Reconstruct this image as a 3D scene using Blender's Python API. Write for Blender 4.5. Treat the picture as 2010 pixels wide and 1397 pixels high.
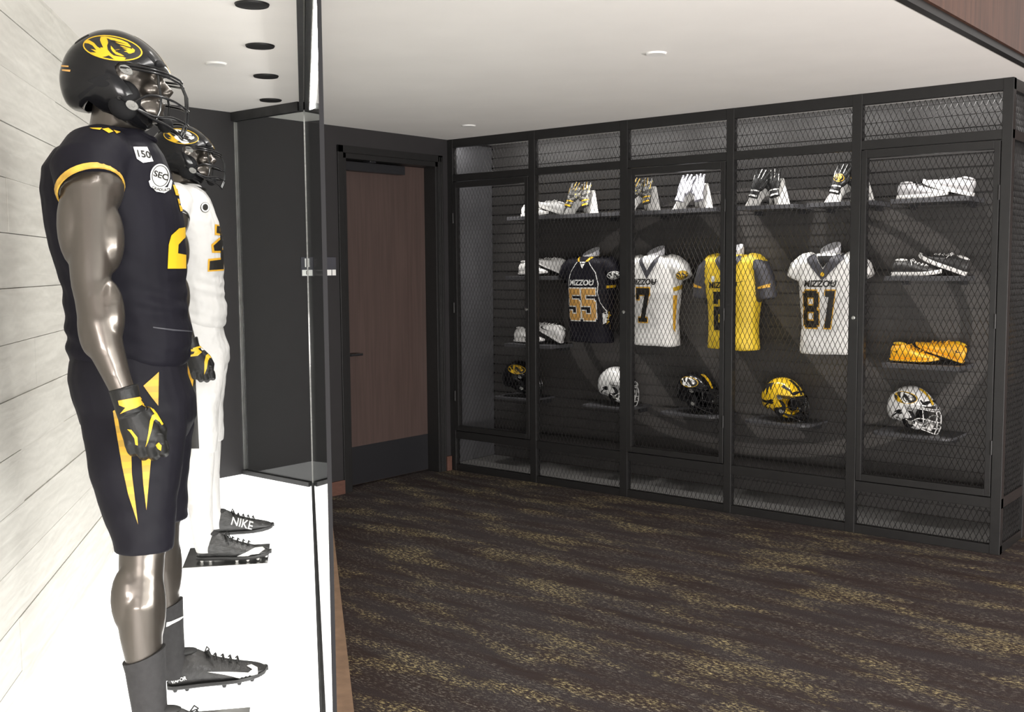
import bpy, bmesh, math, random
from mathutils import Vector, Matrix, noise
from mathutils.bvhtree import BVHTree
from mathutils.geometry import tessellate_polygon
random.seed(7)
for _o in list(bpy.data.objects): bpy.data.objects.remove(_o)
COL = bpy.context.scene.collection
SC = bpy.context.scene
PI = math.pi
# ------------------------------------------------------------ camera, world, exposure
F_PX = 2080.2
CAM = Vector((5.731, -6.1646, 1.6192))
FW = Vector((-0.63427, 0.76851, -0.08409)); RT = Vector((0.77162, 0.63605, -0.00761)); UP = Vector((-0.04764, 0.06971, 0.99643))
cd = bpy.data.cameras.new('camera'); cam = bpy.data.objects.new('camera', cd); COL.objects.link(cam)
cd.sensor_fit = 'HORIZONTAL'; cd.sensor_width = 36; cd.lens = F_PX/2010*36; cd.clip_start = 0.05
cam.matrix_world = Matrix(((RT.x, UP.x, -FW.x, CAM.x), (RT.y, UP.y, -FW.y, CAM.y), (RT.z, UP.z, -FW.z, CAM.z), (0, 0, 0, 1)))
SC.camera = cam
SC.view_settings.view_transform = 'Standard'; SC.view_settings.look = 'None'
SC.view_settings.exposure = 0.0; SC.view_settings.gamma = 1.0; SC.view_settings.use_curve_mapping = False
wd = bpy.data.worlds.new('world'); SC.world = wd; wd.use_nodes = True
wd.node_tree.nodes['Background'].inputs[0].default_value = (1.0, .965, .93, 1)
wd.node_tree.nodes['Background'].inputs[1].default_value = 1.0

H = 2.61          # ceiling
PZ = 0.278        # platform of the show case
O3 = Vector((0.69, -1.98, 0)); US = Vector((.7727, -.6347, 0)); NT = Vector((.6347, .7727, 0))
def cs(s, t, z=0.0): return O3 + US*s + NT*t + Vector((0, 0, z))
ROT = math.atan2(NT.y, NT.x)

def lamp(name, kind, loc, energy, color=(1, .95, .9), aim=None, **kw):
    ld = bpy.data.lights.new(name, kind); ld.energy = energy; ld.color = color
    for k, v in kw.items(): setattr(ld, k, v)
    o = bpy.data.objects.new(name, ld); o.location = loc; COL.objects.link(o)
    if aim is not None: o.rotation_euler = (Vector(aim)-Vector(loc)).to_track_quat('-Z', 'Y').to_euler()
    return o
E_CASE, E_CASE_FILL, E_LOCK, E_FILL = 14, 16, 52, 300
S_DOWN = (.04, .84, 1.60, 2.36, 3.12, 3.88, 4.64)
for s in S_DOWN:
    lamp('case_spot', 'SPOT', cs(s, -.20, H-.075), E_CASE, (1, .97, .93), aim=cs(s, -.24, 0), spot_size=math.radians(100), spot_blend=.8, shadow_soft_size=.04)
# added area lights, low and out of view, to brighten the ceiling
lamp('ceiling_fill_light', 'AREA', (5.5, -9.5, .5), E_FILL*2.2, (1, .955, .925), aim=(2.6, -1.5, 2.9), shape='RECTANGLE', size=7, size_y=.8)
lamp('ceiling_fill_light', 'AREA', (9.5, -3.5, .5), E_FILL*2.2, (1, .955, .925), aim=(1.5, -2.0, 2.9), shape='RECTANGLE', size=7, size_y=.8)
# fill light added along the case header to brighten the inside
case_fill = lamp('case_fill_light', 'AREA', cs(2.55, -.055, H-.05), E_CASE_FILL, (1, .97, .94), aim=cs(2.55, -.75, 1.0), shape='RECTANGLE', size=5.0, size_y=.03)
# spot heads in the ceiling of the locker cage
for x in (.42, 1.25, 2.07, 2.88, 3.70):
    lamp('locker_spot', 'SPOT', (x, .075, 2.55), E_LOCK, (1, .96, .92), aim=(x+.05, .36, .5), spot_size=math.radians(75), spot_blend=.9, shadow_soft_size=.05)
    lamp('locker_strip', 'AREA', (x, .075, 2.585), 3.6, (1, .97, .94), aim=(x, .42, 1.9), shape='RECTANGLE', size=.7, size_y=.02)
# ------------------------------------------------------------ materials
def mat(name, col, rough=.5, metal=0.0, spec=.5, coat=0.0, noise_amt=0.0, nscale=8.0, bump=0.0, bscale=40.0, bdist=.005, emit=0.0, stretch=None):
    m = bpy.data.materials.new(name); m.use_nodes = True; nt = m.node_tree; b = nt.nodes['Principled BSDF']
    b.inputs['Base Color'].default_value = (*col, 1); b.inputs['Roughness'].default_value = rough; b.inputs['Metallic'].default_value = metal
    b.inputs['Specular IOR Level'].default_value = spec; b.inputs['Coat Weight'].default_value = coat; b.inputs['Coat Roughness'].default_value = .05
    if emit: b.inputs['Emission Color'].default_value = (*col, 1); b.inputs['Emission Strength'].default_value = emit
    tc = nt.nodes.new('ShaderNodeTexCoord'); vec = tc.outputs['Object']
    if stretch:
        mp = nt.nodes.new('ShaderNodeMapping'); mp.inputs['Scale'].default_value = stretch; nt.links.new(vec, mp.inputs[0]); vec = mp.outputs[0]
    if noise_amt:
        n = nt.nodes.new('ShaderNodeTexNoise'); n.inputs['Scale'].default_value = nscale; n.inputs['Detail'].default_value = 5
        r = nt.nodes.new('ShaderNodeMapRange'); r.inputs[1].default_value = .3; r.inputs[2].default_value = .7
        r.inputs[3].default_value = 1-noise_amt; r.inputs[4].default_value = 1+noise_amt
        x = nt.nodes.new('ShaderNodeMix'); x.data_type = 'RGBA'; x.blend_type = 'MULTIPLY'; x.inputs[0].default_value = 1
        x.inputs[6].default_value = (*col, 1); nt.links.new(vec, n.inputs[0]); nt.links.new(n.outputs[0], r.inputs[0]); nt.links.new(r.outputs[0], x.inputs[7])
        nt.links.new(x.outputs[2], b.inputs['Base Color'])
    if bump:
        n2 = nt.nodes.new('ShaderNodeTexNoise'); n2.inputs['Scale'].default_value = bscale; n2.inputs['Detail'].default_value = 3
        bp = nt.nodes.new('ShaderNodeBump'); bp.inputs['Strength'].default_value = bump; bp.inputs['Distance'].default_value = bdist
        nt.links.new(vec, n2.inputs[0]); nt.links.new(n2.outputs[0], bp.inputs['Height']); nt.links.new(bp.outputs[0], b.inputs['Normal'])
    return m
def srgb(r, g, b):
    return tuple(((c/255)/12.92 if c/255 <= .04045 else ((c/255+.055)/1.055)**2.4) for c in (r, g, b))
M = {}
M['black_wall'] = mat('black_wall_paint', (.017, .0155, .0165), .55, noise_amt=.08)
M['black_metal'] = mat('black_powder_coat', (.013, .0125, .0125), .42, spec=.35, noise_amt=.1, nscale=20)
M['mesh_metal'] = mat('expanded_metal_coat', (.040, .038, .038), .35, metal=.3)
M['slat'] = None
M['grey_panel'] = mat('grey_side_panel', (.075, .075, .08), .5, noise_amt=.08)
M['shelf'] = mat('charcoal_shelf', (.06, .06, .065), .4, noise_amt=.1)
M['base_panel'] = mat('grey_locker_base', (.09, .088, .085), .55, noise_amt=.15, nscale=5)
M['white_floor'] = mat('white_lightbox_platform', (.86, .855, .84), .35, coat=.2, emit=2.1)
M['ceil'] = mat('white_ceiling_paint', (.80, .775, .745), .8, noise_amt=.02, nscale=3)
M['white'] = mat('white_plastic', (.8, .79, .77), .4)
M['brownwood'] = mat('red_brown_veneer', (.060, .026, .016), .5, noise_amt=.3, nscale=3, stretch=(14, 14, .8))
M['sillwood'] = mat('tan_oak_veneer', (.26, .165, .105), .45, noise_amt=.2, nscale=6, stretch=(3, 3, 20))
M['doorwood'] = mat('dark_door_veneer', (.058, .038, .033), .45, noise_amt=.16, nscale=3, stretch=(18, 18, .7))
M['redwood'] = mat('red_wood_baseboard', (.095, .045, .033), .45, noise_amt=.2, nscale=5, stretch=(4, 4, 20))
M['kick'] = mat('black_kick_plate', (.014, .014, .016), .35)
M['steel'] = mat('brushed_steel', (.55, .55, .54), .28, metal=1.0, noise_amt=.15, nscale=12)
M['darksteel'] = mat('dark_channel', (.035, .035, .035), .45, metal=.2, noise_amt=.3, nscale=9)
M['skin'] = mat('bronze_grey_gloss', (.102, .089, .078), .30, metal=.75, coat=.30, noise_amt=.05)
M['navy'] = mat('black_jersey_knit', (.0085, .008, .012), .6, spec=.10, noise_amt=.12, bump=.5, bscale=5, bdist=.03)
M['navy_p'] = mat('black_pant_knit', (.009, .0085, .0125), .55, spec=.14, noise_amt=.12, bump=.5, bscale=5, bdist=.03)
M['whitecloth'] = mat('white_jersey_knit', (.74, .73, .71), .6, noise_amt=.04, bump=.6, bscale=6, bdist=.03)
M['whitepant'] = mat('white_pant_knit', (.78, .77, .75), .5, noise_amt=.04, bump=.6, bscale=7, bdist=.03)
M['whitecloth2'] = mat('white_game_jersey', (.56, .55, .54), .6, noise_amt=.04, bump=.8, bscale=6, bdist=.04)
M['whitepant2'] = mat('white_game_pants', (.60, .59, .58), .5, noise_amt=.04, bump=.8, bscale=7, bdist=.04)
M['goldcloth'] = mat('gold_jersey_knit', (.72, .50, .03), .55, noise_amt=.06, bump=.4, bscale=8, bdist=.02)
M['greycloth'] = mat('charcoal_cloth', (.045, .045, .055), .6, noise_amt=.1)
M['sock'] = mat('black_sock_knit', (.022, .021, .022), .8, noise_amt=.2, nscale=60, bump=.3, bscale=150, bdist=.002)
M['yellow'] = mat('yellow_print', (.66, .40, .012), .45)
M['gold'] = mat('gold_print', (.66, .36, .03), .45, noise_amt=.12, nscale=60)
def band(m, dark, sc):
    nt = m.node_tree; b = nt.nodes['Principled BSDF']; tc = nt.nodes.new('ShaderNodeTexCoord'); wv = nt.nodes.new('ShaderNodeTexWave'); wv.bands_direction = 'Z'
    wv.inputs['Scale'].default_value = sc; wv.inputs['Distortion'].default_value = 2.5; nt.links.new(tc.outputs['Object'], wv.inputs[0])
    r = nt.nodes.new('ShaderNodeValToRGB'); r.color_ramp.elements[0].position = .42; r.color_ramp.elements[1].position = .50
    r.color_ramp.elements[0].color = (*dark, 1); r.color_ramp.elements[1].color = b.inputs['Base Color'].default_value
    nt.links.new(wv.outputs[0], r.inputs[0]); nt.links.new(r.outputs[0], b.inputs['Base Color'])
M['gold_band'] = mat('banded_gold_print', (.62, .36, .03), .5); band(M['gold_band'], (.48, .29, .035), 9)
M['trim_band'] = mat('banded_gold_trim', (.50, .30, .04), .55, noise_amt=.35, nscale=30)
M['oldgold'] = mat('copper_gold_print', (.62, .34, .09), .45)
M['print_black'] = mat('black_print', (.012, .011, .010), .45)
M['print_white'] = mat('white_print', (.80, .80, .78), .45)
M['gloss_black'] = mat('gloss_black_shell', (.006, .006, .007), .18, spec=.22, coat=.18)
M['satin_black'] = mat('satin_black_shell', (.010, .010, .010), .35, spec=.3)
M['gloss_white'] = mat('gloss_white_shell', (.78, .78, .77), .2, coat=.6)
M['gloss_gold'] = mat('gloss_gold_shell', (.78, .50, .02), .18, coat=.7)
M['mask_black'] = mat('black_mask_wire', (.008, .008, .009), .2, spec=.4, coat=.2)
M['mask_white'] = mat('white_mask_wire', (.65, .65, .64), .3)
M['clip'] = mat('smoky_clip_plastic', (.20, .20, .19), .25, coat=.5, noise_amt=.2, nscale=90)
M['pad'] = mat('dark_padding', (.008, .008, .009), .7, spec=.2)
M['glove_black'] = mat('black_glove_leather', (.011, .011, .011), .42, spec=.3, noise_amt=.2, nscale=40, bump=.4, bscale=60, bdist=.003)
M['shoe_black'] = mat('black_shoe_upper', (.030, .029, .029), .38, noise_amt=.3, nscale=40, bump=.5, bscale=90, bdist=.003)
M['shoe_black2'] = mat('ribbed_black_shoe_upper', (.05, .05, .05), .3, noise_amt=.4, nscale=30, bump=.8, bscale=60, bdist=.004, stretch=(1, 1, 3))
M['shoe_white'] = mat('white_shoe_upper', (.74, .73, .72), .45, noise_amt=.05, bump=.3, bscale=60, bdist=.003)
M['shoe_gold'] = mat('gold_shoe_upper', (.85, .43, .02), .4, noise_amt=.1, bump=.3, bscale=60, bdist=.003)
M['shoe_grey'] = mat('pale_grey_shoe_mesh', (.33, .325, .33), .55, noise_amt=.12, nscale=90)
M['rubber_white'] = mat('white_rubber', (.80, .79, .77), .45)
M['rubber_black'] = mat('black_rubber', (.02, .02, .02), .45)
M['lace'] = mat('black_lace', (.02, .02, .02), .7)
M['lace_w'] = mat('white_lace', (.7, .7, .68), .7)
M['neck'] = mat('pale_grey_neck_cap', (.78, .78, .82), .45)
M['stand'] = mat('light_grey_stand', (.55, .54, .52), .5)
M['black_hole'] = mat('downlight_baffle', (.02, .02, .02), .5)
def mk_camo(name, a, b2, c3):
    m = mat(name, a, .35); nt = m.node_tree; b = nt.nodes['Principled BSDF']
    tc = nt.nodes.new('ShaderNodeTexCoord'); n = nt.nodes.new('ShaderNodeTexNoise'); n.inputs['Scale'].default_value = 45; n.inputs['Detail'].default_value = 2
    r = nt.nodes.new('ShaderNodeValToRGB'); r.color_ramp.interpolation = 'CONSTANT'
    e = r.color_ramp.elements; e[0].position = 0; e[0].color = (*a, 1); e[1].position = .52; e[1].color = (*b2, 1)
    k = e.new(.60); k.color = (*a, 1); k = e.new(.66); k.color = (*c3, 1)
    nt.links.new(tc.outputs['Object'], n.inputs[0]); nt.links.new(n.outputs[0], r.inputs[0]); nt.links.new(r.outputs[0], b.inputs['Base Color']); return m
M['glove_camo'] = mk_camo('camo_glove', (.03, .03, .028), (.25, .24, .22), (.6, .5, .12))
M['glove_silver'] = mat('silver_glove', (.34, .34, .38), .4, noise_amt=.1, nscale=30)
def mk_glass():
    m = bpy.data.materials.new('clear_glass'); m.use_nodes = True; nt = m.node_tree; nt.nodes.clear()
    out = nt.nodes.new('ShaderNodeOutputMaterial'); mx = nt.nodes.new('ShaderNodeMixShader')
    # two-sided Schlick reflectance of a clear pane
    lw = nt.nodes.new('ShaderNodeLayerWeight'); lw.inputs[0].default_value = .5
    pw_ = nt.nodes.new('ShaderNodeMath'); pw_.operation = 'POWER'; pw_.inputs[1].default_value = 5; nt.links.new(lw.outputs['Facing'], pw_.inputs[0])
    mr_ = nt.nodes.new('ShaderNodeMapRange'); mr_.inputs[3].default_value = .035; mr_.inputs[4].default_value = .9; nt.links.new(pw_.outputs[0], mr_.inputs[0])
    tr = nt.nodes.new('ShaderNodeBsdfTransparent'); tr.inputs[0].default_value = (.955, .975, .97, 1); gl = nt.nodes.new('ShaderNodeBsdfGlossy'); gl.inputs['Roughness'].default_value = .01
    nt.links.new(mr_.outputs[0], mx.inputs[0]); nt.links.new(tr.outputs[0], mx.inputs[1]); nt.links.new(gl.outputs[0], mx.inputs[2]); nt.links.new(mx.outputs[0], out.inputs[0]); return m
M['glass'] = mk_glass()
def mk_carpet():
    m = mat('fleck_carpet', (.03, .025, .024), .95, spec=.1); nt = m.node_tree; b = nt.nodes['Principled BSDF']; L = nt.links.new
    tc = nt.nodes.new('ShaderNodeTexCoord')
    def nz(scale, st, det=3, rough=.55):
        mp = nt.nodes.new('ShaderNodeMapping'); mp.inputs['Scale'].default_value = st; L(tc.outputs['Object'], mp.inputs[0])
        n = nt.nodes.new('ShaderNodeTexNoise'); n.inputs['Scale'].default_value = scale; n.inputs['Detail'].default_value = det; n.inputs['Roughness'].default_value = rough
        L(mp.outputs[0], n.inputs[0]); return n.outputs[0]
    def mr(v, a, bb, c=0., d=1.):
        r = nt.nodes.new('ShaderNodeMapRange'); r.inputs[1].default_value = a; r.inputs[2].default_value = bb; r.inputs[3].default_value = c; r.inputs[4].default_value = d; L(v, r.inputs[0]); return r.outputs[0]
    def mul(a, b2):
        x = nt.nodes.new('ShaderNodeMath'); x.operation = 'MULTIPLY'; L(a, x.inputs[0]); L(b2, x.inputs[1]); return x.outputs[0]
    def mix(f, c1, c2):
        x = nt.nodes.new('ShaderNodeMix'); x.data_type = 'RGBA'; L(f, x.inputs[0])
        for i, c in ((6, c1), (7, c2)):
            if isinstance(c, tuple): x.inputs[i].default_value = (*c, 1)
            else: L(c, x.inputs[i])
        return x.outputs[2]
    big = nz(1.0, (1.7, 5.2, 1), 4, .6)            # patches stretched along x
    fine = nz(1.0, (38, 120, 1), 4, .75)
    tiny = nz(210, (1, 1, 1), 2)
    pat = mr(big, .51, .63)
    fl = mr(fine, .52, .60)
    gold = mul(pat, fl)
    grey = mul(mr(fine, .53, .62), mr(nz(1.0, (2.2, 11, 1), 4, .6), .41, .58))
    basec = mix(mr(tiny, .35, .65), (.030, .025, .026), (.066, .056, .056))
    basec = mix(mr(nz(1, (.9, 7, 1), 4, .6), .42, .58), basec, (.042, .031, .029))
    c = mix(grey, basec, (.21, .19, .165)); c = mix(gold, c, (.50, .42, .22))
    L(c, b.inputs['Base Color'])
    bp = nt.nodes.new('ShaderNodeBump'); bp.inputs['Strength'].default_value = .5; bp.inputs['Distance'].default_value = .004; L(tiny, bp.inputs['Height']); L(bp.outputs[0], b.inputs['Normal'])
    return m
M['carpet'] = mk_carpet()
def mk_plank():
    m = mat('whitewashed_plank', (.6, .58, .54), .6); nt = m.node_tree; b = nt.nodes['Principled BSDF']; L = nt.links.new
    tc = nt.nodes.new('ShaderNodeTexCoord')
    mp = nt.nodes.new('ShaderNodeMapping'); mp.inputs['Scale'].default_value = (1.2, 1.2, 12); mp.inputs['Rotation'].default_value = (0, 0, 0); L(tc.outputs['Object'], mp.inputs[0])
    n = nt.nodes.new('ShaderNodeTexNoise'); n.inputs['Scale'].default_value = 2.2; n.inputs['Detail'].default_value = 8; n.inputs['Distortion'].default_value = .9; L(mp.outputs[0], n.inputs[0])
    wv = nt.nodes.new('ShaderNodeTexWave'); wv.bands_direction = 'Z'; wv.inputs['Scale'].default_value = 9.0; wv.inputs['Distortion'].default_value = 9; wv.inputs['Detail'].default_value = 3; L(tc.outputs['Object'], wv.inputs[0])
    r = nt.nodes.new('ShaderNodeValToRGB'); e = r.color_ramp.elements; e[0].position = .30; e[0].color = (.51, .495, .455, 1); e[1].position = .70; e[1].color = (.62, .605, .56, 1)
    L(n.outputs[0], r.inputs[0])
    mx = nt.nodes.new('ShaderNodeMix'); mx.data_type = 'RGBA'; mx.blend_type = 'MULTIPLY'; mx.inputs[0].default_value = .05; L(r.outputs[0], mx.inputs[6]); L(wv.outputs[0], mx.inputs[7])
    L(mx.outputs[2], b.inputs['Base Color'])
    bp = nt.nodes.new('ShaderNodeBump'); bp.inputs['Strength'].default_value = .45; bp.inputs['Distance'].default_value = .005; L(n.outputs[0], bp.inputs['Height']); L(bp.outputs[0], b.inputs['Normal'])
    return m
M['plank'] = mk_plank()
def mk_slat():
    # dark slat wall with a tone on tone printed ring and claw stripes
    m = mat('charcoal_slatwall', (.04, .038, .036), .42); nt = m.node_tree; b = nt.nodes['Principled BSDF']; L = nt.links.new
    tc = nt.nodes.new('ShaderNodeTexCoord')
    mp = nt.nodes.new('ShaderNodeMapping'); mp.inputs['Location'].default_value = (-2.35/1.62, 0, -1.22/.93); mp.inputs['Scale'].default_value = (1/1.62, 0, 1/.93); L(tc.outputs['Object'], mp.inputs[0])
    ln = nt.nodes.new('ShaderNodeVectorMath'); ln.operation = 'LENGTH'; L(mp.outputs[0], ln.inputs[0])
    r = nt.nodes.new('ShaderNodeValToRGB'); r.color_ramp.interpolation = 'CONSTANT'; e = r.color_ramp.elements
    e[0].position = 0; e[0].color = (0, 0, 0, 1); e[1].position = .90; e[1].color = (1, 1, 1, 1); k = e.new(.99); k.color = (0, 0, 0, 1)
    L(ln.outputs['Value'], r.inputs[0])
    wv = nt.nodes.new('ShaderNodeTexWave'); wv.wave_type = 'BANDS'; wv.bands_direction = 'DIAGONAL'; wv.inputs['Scale'].default_value = .62; wv.inputs['Distortion'].default_value = 3.2; wv.inputs['Detail'].default_value = 1; wv.inputs['Detail Scale'].default_value = .6
    L(tc.outputs['Object'], wv.inputs[0])
    st = nt.nodes.new('ShaderNodeMath'); st.operation = 'GREATER_THAN'; st.inputs[1].default_value = .62; L(wv.outputs[1], st.inputs[0])
    ins = nt.nodes.new('ShaderNodeMath'); ins.operation = 'LESS_THAN'; ins.inputs[1].default_value = .86; L(ln.outputs['Value'], ins.inputs[0])
    ml = nt.nodes.new('ShaderNodeMath'); ml.operation = 'MULTIPLY'; L(st.outputs[0], ml.inputs[0]); L(ins.outputs[0], ml.inputs[1])
    ad = nt.nodes.new('ShaderNodeMath'); ad.operation = 'MAXIMUM'; L(r.outputs[0], ad.inputs[0]); L(ml.outputs[0], ad.inputs[1])
    mx = nt.nodes.new('ShaderNodeMix'); mx.data_type = 'RGBA'; L(ad.outputs[0], mx.inputs[0]); mx.inputs[6].default_value = (.036, .034, .033, 1); mx.inputs[7].default_value = (.078, .073, .070, 1)
    L(mx.outputs[2], b.inputs['Base Color']); return m
M['slat'] = mk_slat()
# ------------------------------------------------------------ geometry helpers
TS = bpy.data.scenes.new('bench')   # scratch scene for evaluating modifiers
def evald(t):
    vl = TS.view_layers[0]; vl.update(); dg = vl.depsgraph; dg.update()
    return bpy.data.meshes.new_from_object(t.evaluated_get(dg))
class MB:
    def __init__(s): s.v = []; s.f = []; s.mi = []; s.cur = 0
    def add(s, vs, fs):
        n = len(s.v); s.v += [tuple(v) for v in vs]
        for f in fs: s.f.append([i+n for i in f]); s.mi.append(s.cur)
        return s
    def box(s, a, b, fn=None):
        (x0, y0, z0), (x1, y1, z1) = a, b
        vs = [Vector(p) for p in ((x0, y0, z0), (x1, y0, z0), (x1, y1, z0), (x0, y1, z0), (x0, y0, z1), (x1, y0, z1), (x1, y1, z1), (x0, y1, z1))]
        if fn: vs = [fn(*p) for p in vs]
        return s.add(vs, [(0, 3, 2, 1), (4, 5, 6, 7), (0, 1, 5, 4), (1, 2, 6, 5), (2, 3, 7, 6), (3, 0, 4, 7)])
    def rings(s, R, cap=True, closed=True):
        n = len(R[0]); vs = [p for r in R for p in r]; fs = []
        for k in range(len(R)-1):
            for i in range(n if closed else n-1):
                j = (i+1) % n; fs.append((k*n+i, k*n+j, (k+1)*n+j, (k+1)*n+i))
        if cap: fs.append(tuple(range(n-1, -1, -1))); fs.append(tuple((len(R)-1)*n+i for i in range(n)))
        return s.add(vs, fs)
    def tube(s, pts, rad, n=8, cap=True, loop=False, flat=1.0):
        pts = [Vector(p) for p in pts]; m = len(pts)
        if not isinstance(rad, (list, tuple)): rad = [rad]*m
        R = []; prev = None
        for k in range(m):
            if loop: d = pts[(k+1) % m]-pts[k-1]
            else: d = pts[min(k+1, m-1)]-pts[max(k-1, 0)]
            d.normalize()
            if prev is None:
                a = Vector((0, 0, 1)) if abs(d.z) < .9 else Vector((0, 1, 0))
                prev = d.cross(a).normalized()
            prev = (prev-d*prev.dot(d)).normalized(); q = d.cross(prev)
            R.append([pts[k]+prev*(rad[k]*math.cos(2*PI*i/n))+q*(rad[k]*flat*math.sin(2*PI*i/n)) for i in range(n)])
        if loop: R.append(R[0]); return s.rings(R, cap=False)
        return s.rings(R, cap)
    def ell(s, c, r, nu=16, nv=10, M3=None):
        c = Vector(c); R = []
        for j in range(nv+1):
            ph = -PI/2+PI*(.02+.96*j/nv); R.append([])
            for i in range(nu):
                th = 2*PI*i/nu; p = Vector((r[0]*math.cos(ph)*math.cos(th), r[1]*math.cos(ph)*math.sin(th), r[2]*math.sin(ph)))
                if M3: p = M3 @ p
                R[-1].append(c+p)
        return s.rings(R)
    def prism(s, poly, fn, d0, d1):
        """poly in 2D, fn(u,v,d)->3D"""
        n = len(poly); vs = [fn(u, v, d0) for u, v in poly]+[fn(u, v, d1) for u, v in poly]
        tr = tessellate_polygon([[Vector((u, v, 0)) for u, v in poly]])
        fs = [tuple(reversed(t)) for t in tr]+[tuple(i+n for i in t) for t in tr]+[(i, (i+1) % n, n+(i+1) % n, n+i) for i in range(n)]
        return s.add(vs, fs)
    def lathe(s, prof, c=(0, 0, 0), n=24, axis='Z'):
        R = []
        for r, z in prof:
            R.append([])
            for i in range(n):
                a = 2*PI*i/n; p = (r*math.cos(a), r*math.sin(a), z)
                if axis == 'Y': p = (p[0], p[2], p[1])
                if axis == 'X': p = (p[2], p[0], p[1])
                R[-1].append(Vector(c)+Vector(p))
        return s.rings(R)
    def mesh(s, name, mats, smooth=False):
        me = bpy.data.meshes.new(name); me.from_pydata(s.v, [], s.f)
        for m in (mats if isinstance(mats, (list, tuple)) else [mats]): me.materials.append(m)
        me.polygons.foreach_set('material_index', s.mi)
        bm = bmesh.new(); bm.from_mesh(me); bmesh.ops.recalc_face_normals(bm, faces=bm.faces); bm.to_mesh(me); bm.free()
        if smooth:
            me.polygons.foreach_set('use_smooth', [True]*len(me.polygons))
            try: me.set_sharp_from_angle(angle=math.radians(40))
            except Exception: pass
        me.update(); return me
    def build(s, name, mats, parent=None, smooth=False, bevel=0):
        o = bpy.data.objects.new(name, s.mesh(name, mats, smooth)); COL.objects.link(o)
        if parent: o.parent = parent
        if bevel:
            b = o.modifiers.new('bevel', 'BEVEL'); b.width = bevel; b.segments = 2; b.limit_method = 'ANGLE'
        return o
def tag(o, label, cat, group=None, kind=None):
    o['label'] = label; o['category'] = cat
    if group: o['group'] = group
    if kind: o['kind'] = kind
    return o
def struct(o): o['kind'] = 'structure'; return o
def empty(name, loc, rz=0):
    o = bpy.data.objects.new(name, None); COL.objects.link(o); o.location = loc; o.rotation_euler = (0, 0, rz); o.empty_display_size = .1; return o
def baked(mb, name, mods, mats, smooth=True, post=None):
    """mesh of mb after a list of modifiers"""
    me = mb.mesh(name+'_src', mats); t = bpy.data.objects.new('tmp', me); TS.collection.objects.link(t)
    for kind, kw in mods:
        m = t.modifiers.new(kind, kind)
        for k, v in kw.items(): setattr(m, k, v)
    me2 = evald(t); me2.name = name
    bpy.data.objects.remove(t); bpy.data.meshes.remove(me)
    if len(me2.materials) == 0:
        for m in (mats if isinstance(mats, (list, tuple)) else [mats]): me2.materials.append(m)
    if post: post(me2)
    me2.polygons.foreach_set('use_smooth', [smooth]*len(me2.polygons)); me2.update(); return me2
def fused(mb, name, mats, vox=.006, it=5, fac=.5, post=None):
    return baked(mb, name, [('REMESH', dict(mode='VOXEL', voxel_size=vox)), ('SMOOTH', dict(factor=fac, iterations=it))], mats, True, post)
def link(name, me, parent=None):
    o = bpy.data.objects.new(name, me); COL.objects.link(o)
    if parent: o.parent = parent
    return o
def bvh_of(me):
    return BVHTree.FromPolygons([v.co.copy() for v in me.vertices], [tuple(p.vertices) for p in me.polygons])
def flat(polys, L):
    bm = bmesh.new()
    for poly in polys:
        if len(poly) and len(poly[0]) == 2 and not isinstance(poly[0][0], (tuple, list)):
            vs = [bm.verts.new((x, y, 0)) for x, y in poly]
            for t in tessellate_polygon([[Vector((x, y, 0)) for x, y in poly]]):
                try: bm.faces.new([vs[i] for i in t])
                except ValueError: pass
    for _ in range(7):
        lg = [e for e in bm.edges if e.calc_length() > L]
        if not lg: break
        bmesh.ops.subdivide_edges(bm, edges=lg, cuts=1); bmesh.ops.triangulate(bm, faces=bm.faces[:])
    return bm
def text_bm(txt, size, L, shear=0.0, bold=.0):
    cu = bpy.data.curves.new('t', 'FONT'); cu.body = txt; cu.size = size; cu.align_x = 'CENTER'; cu.align_y = 'CENTER'; cu.shear = shear; cu.offset = bold; cu.resolution_u = 3
    t = bpy.data.objects.new('tmp', cu); TS.collection.objects.link(t); me = evald(t); bpy.data.objects.remove(t)
    bm = bmesh.new(); bm.from_mesh(me); bmesh.ops.triangulate(bm, faces=bm.faces[:])
    for _ in range(4):
        lg = [e for e in bm.edges if e.calc_length() > L]
        if not lg: break
        bmesh.ops.subdivide_edges(bm, edges=lg, cuts=1); bmesh.ops.triangulate(bm, faces=bm.faces[:])
    return bm
def decal(name, bm, fn, bvh, off, m, parent):
    """fn(x,y)->(origin, direction); throws the flat shape onto a surface as a thin print"""
    last = None
    for v in bm.verts:
        o, d = fn(v.co.x, v.co.y); d = d.normalized(); h = bvh.ray_cast(o, d)
        if h[0] is None:
            # slide to the nearest surface point along the ray
            best = None
            p = o
            nn = bvh.find_nearest(o); D = nn[3]
            for k in range(60):
                q = o+d*(D*.9+k*.02); r = bvh.find_nearest(q)
                if best is None or r[3] < best[3]: best = r
            h = best
        n = h[1].normalized()
        if n.dot(d) > 0: n = -n
        v.co = h[0]+n*off
    bmesh.ops.recalc_face_normals(bm, faces=bm.faces)
    me = bpy.data.meshes.new(name); bm.to_mesh(me); bm.free(); me.materials.append(m)
    me.polygons.foreach_set('use_smooth', [True]*len(me.polygons))
    return link(name, me, parent)
def ray_px(root_m):
    inv = root_m.inverted(); o = inv @ CAM; R = inv.to_3x3()
    def fn(x, y): return o, R @ (FW*F_PX+RT*(x-1005)-UP*(y-698.5))
    return fn
def plane_fn(c, u, v, d):
    c, u, v, d = map(Vector, (c, u, v, d)); return lambda x, y: (c+u*x+v*y, d)
def sup(xc, yc, z, rx, ry, n=28, e=2.4):
    out = []
    for i in range(n):
        a = 2*PI*i/n; c, s = math.cos(a), math.sin(a)
        out.append(Vector((xc+rx*math.copysign(abs(c)**(2/e), c), yc+ry*math.copysign(abs(s)**(2/e), s), z)))
    return out
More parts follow.
